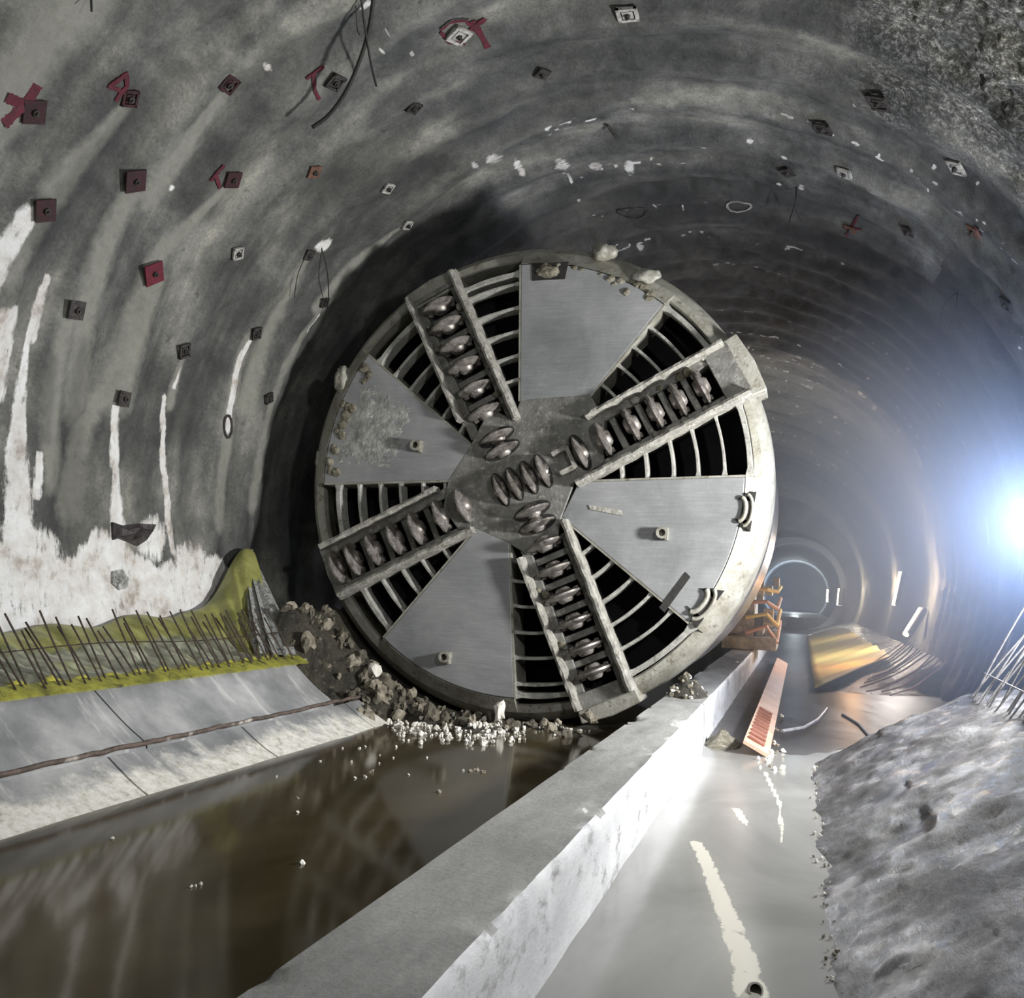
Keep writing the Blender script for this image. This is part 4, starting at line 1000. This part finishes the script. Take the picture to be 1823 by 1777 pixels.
named_rock((1050, 1277), 11.35, .13, 'rock', 'single brown rock under the lower right end of the bottom cutter beam')
for i in range(230):
    u = random.uniform(690, 935); v = 1283 + random.gauss(10, 14) + (u - 690)*.03
    p = at_z(u, max(v, 1270), .01)
    if p.y > 11.6 or p.x > -2.2: continue
    rr = random.uniform(.014, .048); p.z = max(heap_z(p.x, p.y), 0) + rr*.4
    rock('gravel_chip', p, rr, 'whiterock', 'small white gravel chip strewn at the waterline below the cutterhead', 'gravel chip', 'white gravel below the cutterhead')
for i in range(45):
    p = at_z(random.uniform(945, 1050), random.gauss(1290, 8), .01)
    if p.y > 11.65: p.y = 11.6
    rr = random.uniform(.012, .03); p.z = max(heap_z(p.x, p.y), 0) + rr*.3
    rock('gravel_chip', p, rr, random.choice(['whiterock', 'rock']), 'small gravel chip in the sparse patch below the bottom cutter beam', 'gravel chip', 'gravel below the bottom cutter beam')
# floating bits on the brown water
for (u, v, r) in [(625, 1358, .035), (640, 1333, .03), (650, 1330, .03), (610, 1333, .02), (632, 1386, .025), (660, 1375, .05), (650, 1384, .03), (782, 1411, .045), (838, 1374, .04), (848, 1372, .045), (860, 1376, .04), (825, 1373, .025), (530, 1422, .02), (530, 1447, .022), (538, 1538, .035), (340, 1580, .02), (357, 1576, .022), (348, 1579, .015), (200, 1494, .025), (570, 1356, .02), (728, 1380, .02), (760, 1350, .02), (700, 1350, .018), (492, 1384, .02), (675, 1360, .02), (676, 1345, .018)]:
    p = at_z(u, v, .0); rock('floating_chip', (p.x, p.y, .004), r*.8, 'whiterock' if r < .04 else 'rock', 'small pale chip floating alone on the brown water of the left channel', 'chip', 'chips floating on the brown water')
# heap on the kerb
def cone_heap(name, c, rx, ry, h, mat, label, seed):
    n, m = 28, 10; mb = MB(); vs_ = [Vector((c[0], c[1], c[2] + h))]
    for j in range(1, m+1):
        for i in range(n):
            a = 2*math.pi*i/n; q = j/m
            z = h*(1-q)**1.1*(1 + .5*noise.noise(Vector((math.cos(a)*q*3 + seed, math.sin(a)*q*3, 0))))
            vs_.append(Vector((c[0] + rx*q*math.cos(a)*(1 + .12*noise.noise(Vector((a, seed, 0)))), c[1] + ry*q*math.sin(a), c[2] + (z if j < m else -.02))))
    fs = [(0, 1 + i, 1 + (i+1) % n) for i in range(n)] + [(1 + (j-1)*n + i, 1 + j*n + i, 1 + j*n + (i+1) % n, 1 + (j-1)*n + (i+1) % n) for j in range(1, m) for i in range(n)]
    mb.add(vs_, fs); o = mb.build(name, M[mat], own=tuple(c), smooth=True); tag(o, label, 'rubble heap'); return o
kc = at_z(1232, 1238, KZ)
cone_heap('rubble_heap', (-1.34, kc.y, KZ), .25, .60, .24, 'soil', 'small conical heap of grey-brown rubble on top of the kerb beside the cutterhead', 4)
for i in range(60):
    a = random.uniform(0, 6.28); q = random.random()**.6
    x, yv = -1.36 + .26*q*math.cos(a), kc.y + .62*q*math.sin(a)
    rr = random.uniform(.015, .045)
    rock('rubble_stone', (max(x, KX0 + .02), yv, KZ + .28*(1-q)**1.1 + rr*.2), rr, random.choice(['rock', 'whiterock', 'rock', 'darkrock']), 'small stone in the rubble heap on top of the kerb', 'stone', 'stones of the heap on the kerb')
wc = at_z(1300, 1325, 0)
cone_heap('rubble_heap', (-.86, wc.y - .05, 0), .24, .5, .17, 'mud', 'low grey mud mound in the right channel at the foot of the kerb', 9)
for i in range(45):
    p = at_z(random.gauss(1372, 12), random.uniform(1270, 1372), 0); rr = random.uniform(.02, .05)
    rock('rubble_stone', (p.x, p.y, rr*.3), rr, random.choice(['whiterock', 'whiterock', 'rock']), 'pale broken stone along the foot of the orange barrier in the right channel', 'stone', 'pale stones at the orange barrier')

for i in range(70):
    v = 1362 + 380*random.random()**1.6; u = 1452 + (v - 1362)*.07 + random.gauss(4, 7); p = at_z(u, v, .02); rr = random.uniform(.007, .020)
    rock('shore_pebble', (p.x, p.y, .012), rr, random.choice(['whiterock', 'rock']), 'tiny pale pebble along the waterline of the right muddy bench', 'pebble', 'pebbles along the right waterline')

# ------------------------------------------------------------------ orange slatted barrier against the kerb
ob = thing('slatted_barrier', (-.8, 12.5, 0), 'orange slatted barrier leaning along the kerb in the right channel', 'barrier')
mb = MB(); y0, y1 = 11.0, 27.0
mb.add([(-.58, y0, .17), (-.30, y0, .03), (-.30, y1, .03), (-.58, y1, .17), (-.59, y0, .13), (-.31, y0, -.01), (-.31, y1, -.01), (-.59, y1, .13)],
       [(0, 1, 2, 3), (7, 6, 5, 4), (0, 4, 5, 1), (3, 2, 6, 7), (1, 5, 6, 2), (0, 3, 7, 4)])
mb.build('barrier_sheet', M['orange'], ob)
y = 11.35
while y < 14.5:
    mb = MB(); dv = Vector((.28, 0, -.14)).normalized(); nv = Vector((.14, 0, .28)).normalized()
    mb.box(Vector((-.46, y, .11)) + nv*.015, .20, .13, .02, (dv, Vector((0, 1, 0)), nv)); mb.build('slat', M['brown'], ob); y += .34

# ------------------------------------------------------------------ right mud bank, bars, far gear
def bank():
    ys = np.arange(.8, 10.95, .04); pr = [(.02, -.12), (.17, 0.0), (.35, .10), (.7, .32), (1.1, .55), (1.66, .84), (1.95, .93), (2.5, 1.0), (3.0, 1.03)]
    t = np.linspace(0, len(pr)-1, 90); px = np.interp(t, range(len(pr)), [p[0] for p in pr]); pz = np.interp(t, range(len(pr)), [p[1] for p in pr])
    YY, XX = np.meshgrid(ys, px, indexing='ij'); ZZ = np.meshgrid(ys, pz, indexing='ij')[1]
    ZZ = ZZ + (fbm(YY*1.2, XX*1.8, 5, .6) - .5)*.16*np.clip(XX, .25, 1) + (fbm(YY*9, XX*9, 3) - .5)*.03
    XX = XX + (fbm(YY*1.5, XX*0 + 4, 4) - .5)*.14*(XX < .8)
    P = np.stack([XX, YY, ZZ], -1); org = np.array((1.0, 6.0, 0.)); o = grid_mesh('mud_bank', P - org, M['bank']); o.location = tuple(org)
    bm = bmesh.new(); bm.from_mesh(o.data); bm.verts.ensure_lookup_table(); w = len(px); h = len(ys)
    top = [bm.verts[(h-1)*w + j] for j in range(w)]
    low = [bm.verts.new((v.co.x, v.co.y + .05, -.15)) for v in top]
    for j in range(w-1): bm.faces.new((top[j], top[j+1], low[j+1], low[j]))
    bmesh.ops.recalc_face_normals(bm, faces=bm.faces); bm.to_mesh(o.data); bm.free()
    tag(o, 'sloping grey muddy concrete bench at the lower right, its far end cut off', 'bench')
bank()
pb = [bar_mesh(l, .009, b) for l, b in ((1.25, .05), (1.1, .08), (1.4, .03))]
for me in pb: me.materials.append(M['palebar'])
y = 6.6
while y < 10.85:
    o = bpy.data.objects.new('starter_bar', random.choice(pb)); COL.objects.link(o)
    o.location = (1.70 + random.uniform(-.03, .03), y, .80); o.rotation_euler = (random.uniform(-.08, .08), .52 + random.uniform(-.1, .1), 0)
    tag(o, 'grey starter bar leaning outward from the right bench top', 'steel bar', 'starter bars along the right bench'); y += random.uniform(.12, .2)
mb = MB(); mb.tube([(1.86, 6.4, 1.1), (1.84, 9, 1.08), (1.86, 10.9, 1.1)], .008, 5); tag(mb.build('tie_bar', M['palebar'], own=True), 'grey horizontal bar crossing the starter bars on the right bench', 'steel bar')

# low bank and bars along the right wall beyond the bench
def farz(x): return max(0.0, .27*(x - .3))
def far_bank():
    ys = np.arange(18.5, 59.5, .25); px = np.linspace(0.2, 2.9, 16)
    YY, XX = np.meshgrid(ys, px, indexing='ij')
    ZZ = .27*(XX - .3)*smooth((YY - 18.5 - .6*XX)/2.0) - .03 + (fbm(YY*.8, XX*2, 3) - .5)*.07
    org = np.array((1.7, 30.0, 0.)); o = grid_mesh('mud_bank', np.stack([XX, YY, ZZ], -1) - org, M['bank']); o.location = tuple(org)
    tag(o, 'dark muddy bank along the right wall foot, far down the tunnel', 'bench')
far_bank()
def far_sheet():
    ys = np.linspace(19.2, 46, 60); ts = np.linspace(0, 1, 12); YY, TT = np.meshgrid(ys, ts, indexing='ij')
    XX = .30 + 1.75*TT; ZZ = .27*(XX - .3) + .12 + .04*np.sin(YY*2.6 + TT*2)
    YY = YY + TT*4.0
    org = np.array((1.0, 30, 0.)); o = grid_mesh('waterproof_membrane', np.stack([XX, YY, ZZ], -1) - org, M['farsheet']); o.location = tuple(org)
    s = o.modifiers.new('s', 'SOLIDIFY'); s.thickness = .02
    tag(o, 'bright yellow-orange membrane laid on the far bank, lit warmly', 'membrane')
far_sheet()
for i in range(13):
    yv = 15.8 + i*.55 + random.uniform(-.12, .12); mb = MB(); x0 = random.uniform(1.0, 1.5)
    pts = []
    for k in range(7):
        t = k/6; x = x0 + (2.2 - x0)*t; pts.append((x, yv + .25*t + .06*math.sin(k*2 + i), max(farz(x), 0) + .08 + .35*t*t))
    mb.tube(pts, .013, 5)
    tag(mb.build('curved_bar', M['pinkbar'], own=True), 'thin curved steel bar sticking up from the right bank beyond the bench', 'steel bar', 'curved bars on the right bank')
mb = MB(); P = [at_z(u, v, .02) for u, v in [(1392, 1302), (1430, 1296), (1455, 1282), (1472, 1262)]]; mb.tube(P, .025, 8)
tag(mb.build('hose', M['hose'], own=True), 'short grey hose lying in the channel past the barrier', 'hose')
mb = MB(); P = [at_z(u, v, .02) for u, v in [(1500, 1272), (1530, 1290), (1560, 1325), (1572, 1340)]]; mb.tube(P, .02, 8)
tag(mb.build('hose', M['hose'], own=True), 'thin hose running up to the far end of the right bench', 'hose')
mb = MB(); p = at_z(1345, 1768, 0); mb.lathe([(-.10, .034), (.02, .034), (.02, .026), (-.10, .026)], (p.x, p.y, .012), (.1, -.9, .35), 18)
tag(mb.build('pipe_stub', M['palebolt'], own=True, smooth=True, angle=40), 'pale open pipe end in the right channel at the bottom picture edge', 'pipe')

# ------------------------------------------------------------------ lamps seen in the picture
def tube_lamp(top, bot, label, r=.035):
    top, bot = Vector(top), Vector(bot); t = thing('tube_lamp', tuple(bot), label, 'lamp')
    mb = MB(); mb.tube([top, bot], r, 10); mb.build('lit_tube', M['tube'], t)
    mb = MB(); off = Vector((.07, 0, 0)); mb.tube([top + off, bot + off], r*1.3, 6); mb.build('lamp_holder', M['bolt'], t)
tube_lamp(at_y(1604, 1018, 34), at_y(1591, 1078, 34), 'upper bright tube lamp on the right wall down the tunnel', .07)
tube_lamp(at_y(1640, 1085, 27), at_y(1612, 1130, 26.5), 'lower slanting bright tube lamp at the foot of the right wall', .08)
tube_lamp(at_y(1497, 1048, 58), at_y(1494, 1078, 58), 'farther tube lamp at the right edge of the round bore', .16)
tube_lamp(at_y(1475, 1050, 63), at_y(1474, 1072, 63), 'small tube lamp just inside the round bore', .12)
fl = thing('floodlight', (3.17, 14.1, 2.9), 'blue-white floodlight glaring at the right picture edge', 'lamp')
mb = MB(); mb.box((3.24, 14.1, 2.9), .12, .36, .28); mb.build('lamp_housing', M['bolt'], fl, bevel=.01)
mb = MB(); mb.box((3.165, 14.08, 2.9), .02, .32, .24); mb.build('lamp_glass', M['flood'], fl)
mb = MB(); mb.box((3.34, 14.1, 2.9), .16, .04, .04); mb.build('bracket', M['bolt'], fl)

# haze around the floodlight
def haze(name, c, r, density, col, label):
    bm = bmesh.new(); bmesh.ops.create_icosphere(bm, subdivisions=4, radius=1)
    for v in bm.verts:
        p = Vector((v.co.x*r[0] + c[0], v.co.y*r[1], v.co.z*r[2] + c[2])); d = math.hypot(p.x - TC[0], p.z - TC[1])
        if d > 5.38: p.x = TC[0] + (p.x - TC[0])*5.38/d; p.z = TC[1] + (p.z - TC[1])*5.38/d
        p.z = max(p.z, .12); v.co = Vector((p.x - c[0], p.y, p.z - c[2]))
    me = bpy.data.meshes.new(name); bm.to_mesh(me); bm.free()
    m = bpy.data.materials.new(name); m.use_nodes = True; nt = m.node_tree; nt.nodes.remove(nt.nodes['Principled BSDF'])
    v = nt.nodes.new('ShaderNodeVolumeScatter'); v.inputs['Color'].default_value = (*col, 1); v.inputs['Density'].default_value = density; v.inputs['Anisotropy'].default_value = 0.3
    tc = nt.nodes.new('ShaderNodeTexCoord'); mp = nt.nodes.new('ShaderNodeMapping'); mp.inputs['Scale'].default_value = (1/r[0], 1/r[1], 1/r[2])
    nt.links.new(tc.outputs['Object'], mp.inputs['Vector']); ln = nt.nodes.new('ShaderNodeVectorMath'); ln.operation = 'LENGTH'; nt.links.new(mp.outputs[0], ln.inputs[0])
    d_ = math_n(nt, 'SUBTRACT', 1.0, ln.outputs['Value'], True); nt.links.new(math_n(nt, 'MULTIPLY', d_, density), v.inputs['Density'])
    nt.links.new(v.outputs[0], nt.nodes['Material Output'].inputs['Volume'])
    o = link(name, me, m); o.location = c; tag(o, label, 'haze', None, 'stuff'); return o
haze('haze', (2.6, 16.8, 2.9), (4.4, 6.8, 4.6), 0.46, (0.66, 0.78, 1.0), 'thin blue-white haze glowing around the floodlight on the right side of the tunnel')

# ------------------------------------------------------------------ rock bolt plates on the lining
def frame_at(Y, th, rot):
    n = Vector((-math.cos(th), 0, -math.sin(th))); a = Vector((0, 1, 0)); b = n.cross(a)
    return (a*math.cos(rot) + b*math.sin(rot), -a*math.sin(rot) + b*math.cos(rot), n)
def bolt_plate(px, size, mat, rot, label, style='solid'):
    Y, th = on_wall(*px); c = wall_point(Y, th, .035); ax = frame_at(Y, th, rot)
    t = thing('rock_bolt_plate', tuple(c), label, 'bolt plate', 'rock bolt plates on the tunnel lining')
    mb = MB()
    if style == 'solid': mb.box(c, size, size, .02, ax)
    else:
        for s in (-1, 1):
            mb.box(c + ax[0]*(s*size*.42), size*.16, size, .03, ax); mb.box(c + ax[1]*(s*size*.42), size, size*.16, .03, ax)
        mb.box(c, size*.5, size*.5, .02, ax)
    mb.build('plate', M[mat], t)
    mb = MB(); mb.lathe([(0, .036), (.028, .034), (.03, .018), (.05, .016), (.05, .001)], c + ax[2]*.01, ax[2], 6)
    mb.build('bolt', M['bolt'], t)
    return t
BP = [((62, 200), .22, 'redbolt', .5, 'dark red plate over the big red X at the left picture edge', 's'),
 ((228, 172), .17, 'redbolt', .5, 'red outlined square plate under the painted red triangle', 'f'),
 ((407, 149), .19, 'redbolt', .1, 'square plate with a red border, between the red triangle and the red letter T', 'f'),
 ((594, 141), .20, 'bolt', .3, 'dark rounded plate right of the red letter T', 'f'),
 ((735, 188), .17, 'bolt', .4, 'small dark plate right of the hanging black cables', 'f'),
 ((238, 320), .24, 'redbolt', .6, 'dark red plate heading the wide pale streak, above the bright red one', 's'),
 ((407, 313), .20, 'redbolt', .5, 'dark red plate right of the red letter K mark', 's'),
 ((553, 298), .17, 'rustbolt', .6, 'rusty brown plate alone in the upper middle of the left vault', 's'),
 ((690, 334), .16, 'palebolt', .4, 'small pale outlined plate above the dark shadow band left of the crown', 'f'),
 ((722, 396), .15, 'palebolt', .5, 'small pale plate at the edge of the dark shadow band', 'f'),
 ((72, 370), .22, 'redbolt', .5, 'dark plate above a white streak at the left picture edge', 's'),
 ((268, 484), .25, 'crimson', .7, 'bright crimson square plate, the reddest of all', 's'),
 ((416, 446), .16, 'palebolt', .6, 'faint grey outlined plate right of and above the crimson one', 'f'),
 ((548, 452), .16, 'bolt', .3, 'dark plate beside a white splash with a thin wire', 's'),
 ((127, 549), .20, 'bolt', .2, 'dark square plate right of the white runs at the left edge', 's'),
 ((320, 622), .18, 'bolt', .5, 'dark tilted plate between the two wide pale streaks', 'f'),
 ((449, 590), .17, 'bolt', .5, 'dark plate on top of a light grey streak', 'f'),
 ((571, 534), .14, 'bolt', .5, 'small dark plate at the lower end of the thin wire', 'f'),
 ((211, 708), .18, 'bolt', .05, 'black square plate on top of the narrow white run', 's'),
 ((470, 706), .15, 'bolt', .6, 'small dark outlined plate nearest the left rim of the cutterhead', 'f'),
 ((818, 66), .24, 'palebolt', .5, 'pale plate inside the black oval next to the red X on the crown', 'f'),
 ((966, 133), .17, 'bolt', .7, 'dark plate with a white glint on the crown, below the red X', 's'),
 ((1118, 17), .24, 'palebolt', .0, 'pale rectangular plate at the top picture edge', 'f'),
 ((1468, 222), .22, 'bolt', .3, 'dim dark outlined plate left of the rough sprayed corner', 'f'),
 ((1570, 174), .26, 'bolt', .5, 'black outlined plate at the border of the rough sprayed concrete', 'f'),
 ((1508, 302), .20, 'palebolt', .2, 'pale plate with a white dab on the right vault', 'f'),
 ((1697, 304), .22, 'palebolt', .7, 'diamond shaped outlined plate on the upper right vault', 'f'),
 ((1518, 402), .18, 'rustbolt', .3, 'small rusty plate with red strokes on the right vault', 's'),
 ((1620, 408), .18, 'bolt', .4, 'dark plate between the two red stroked plates on the right vault', 's'),
 ((1736, 410), .18, 'rustbolt', .5, 'red stroked plate nearest the right picture edge', 's'),
 ((1793, 541), .20, 'bolt', .6, 'dark outlined plate at the right picture edge, lowest on the right vault', 'f'),
 ((1404, 300), .2, 'bolt', .7, 'dark plate above the short hanging wires, right of the crown', 's')]
for px, sz, mt, rt, lb, stl in BP: bolt_plate(px, sz, mt, rt, lb, 'solid' if stl == 's' else 'frame')

# ------------------------------------------------------------------ hanging cables and wires
def hang(pxs, offs, r, label, mat='cable', name='hanging_cable'):
    base = [on_wall(*p) for p in pxs]; P = []
    for (u, v), off in zip(pxs, offs):
        rr = TR - off; Y, th = on_wall(u, v, rr); P.append(Vector((TC[0] + rr*math.cos(th), Y, TC[1] + rr*math.sin(th))))
    Q_ = []
    for i in range(len(P)-1):
        p0, p1, p2, p3 = P[max(i-1, 0)], P[i], P[i+1], P[min(i+2, len(P)-1)]
        for k in range(6):
            t = k/6; Q_.append(.5*((2*p1) + (p2-p0)*t + (2*p0-5*p1+4*p2-p3)*t*t + (3*p1-p0-3*p2+p3)*t**3))
    Q_.append(P[-1]); mb = MB(); mb.tube(Q_, r, 7)
    o = mb.build(name, M[mat], own=tuple(P[0]), smooth=True); tag(o, label, 'cable'); return o
hang([(668, -30), (655, 60), (625, 145), (590, 200), (556, 227)], [0, .2, .35, .4, .38], .023, 'thick black cable hanging from the crown and curving left')
hang([(640, -30), (650, 50), (660, 110), (670, 153)], [0, .2, .3, .3], .013, 'thinner black cable crossing the thick one on the crown')
hang([(633, 5), (636, 50), (640, 62)], [0, .1, .15], .006, 'short thin wire end left of the two black cables')
hang([(572, 440), (582, 480), (585, 530), (578, 570)], [0, .12, .15, .12], .008, 'thin dark wire hanging from the white splash on the left vault', name='hanging_wire')
hang([(545, 455), (530, 490), (524, 530)], [0, .08, .1], .006, 'faint thin wire left of the white splash', name='hanging_wire')
hang([(1418, 325), (1416, 360), (1406, 395), (1410, 415)], [0, .3, .45, .5], .012, 'left strand of the short black wires right of the crown', name='hanging_wire')
hang([(1419, 330), (1416, 365), (1422, 385), (1430, 397)], [0, .3, .4, .45], .009, 'right strand of the short black wires right of the crown', name='hanging_wire')
hang([(1703, 522), (1680, 545), (1674, 580)], [0, .2, .3], .008, 'left loop of thin wire high on the right vault', name='hanging_wire')
hang([(1705, 522), (1700, 555), (1690, 585)], [0, .2, .3], .008, 'right loop of thin wire high on the right vault', name='hanging_wire')
hang([(1080, 222), (1100, 247)], [.02, .2], .022, 'stubby black pin sticking out of the crown', 'bolt', 'steel_pin')
hang([(1185, 320), (1240, 300)], [.01, .01], .006, 'thin line of wire lying along the crown', 'palebolt', 'hanging_wire') if False else None
hang([(162, -10), (163, 20)], [.02, .15], .010, 'stub of dark wire at the top left picture edge', name='hanging_wire')

# tidy helper properties
for o in bpy.data.objects:
    if '_org' in o: del o['_org']
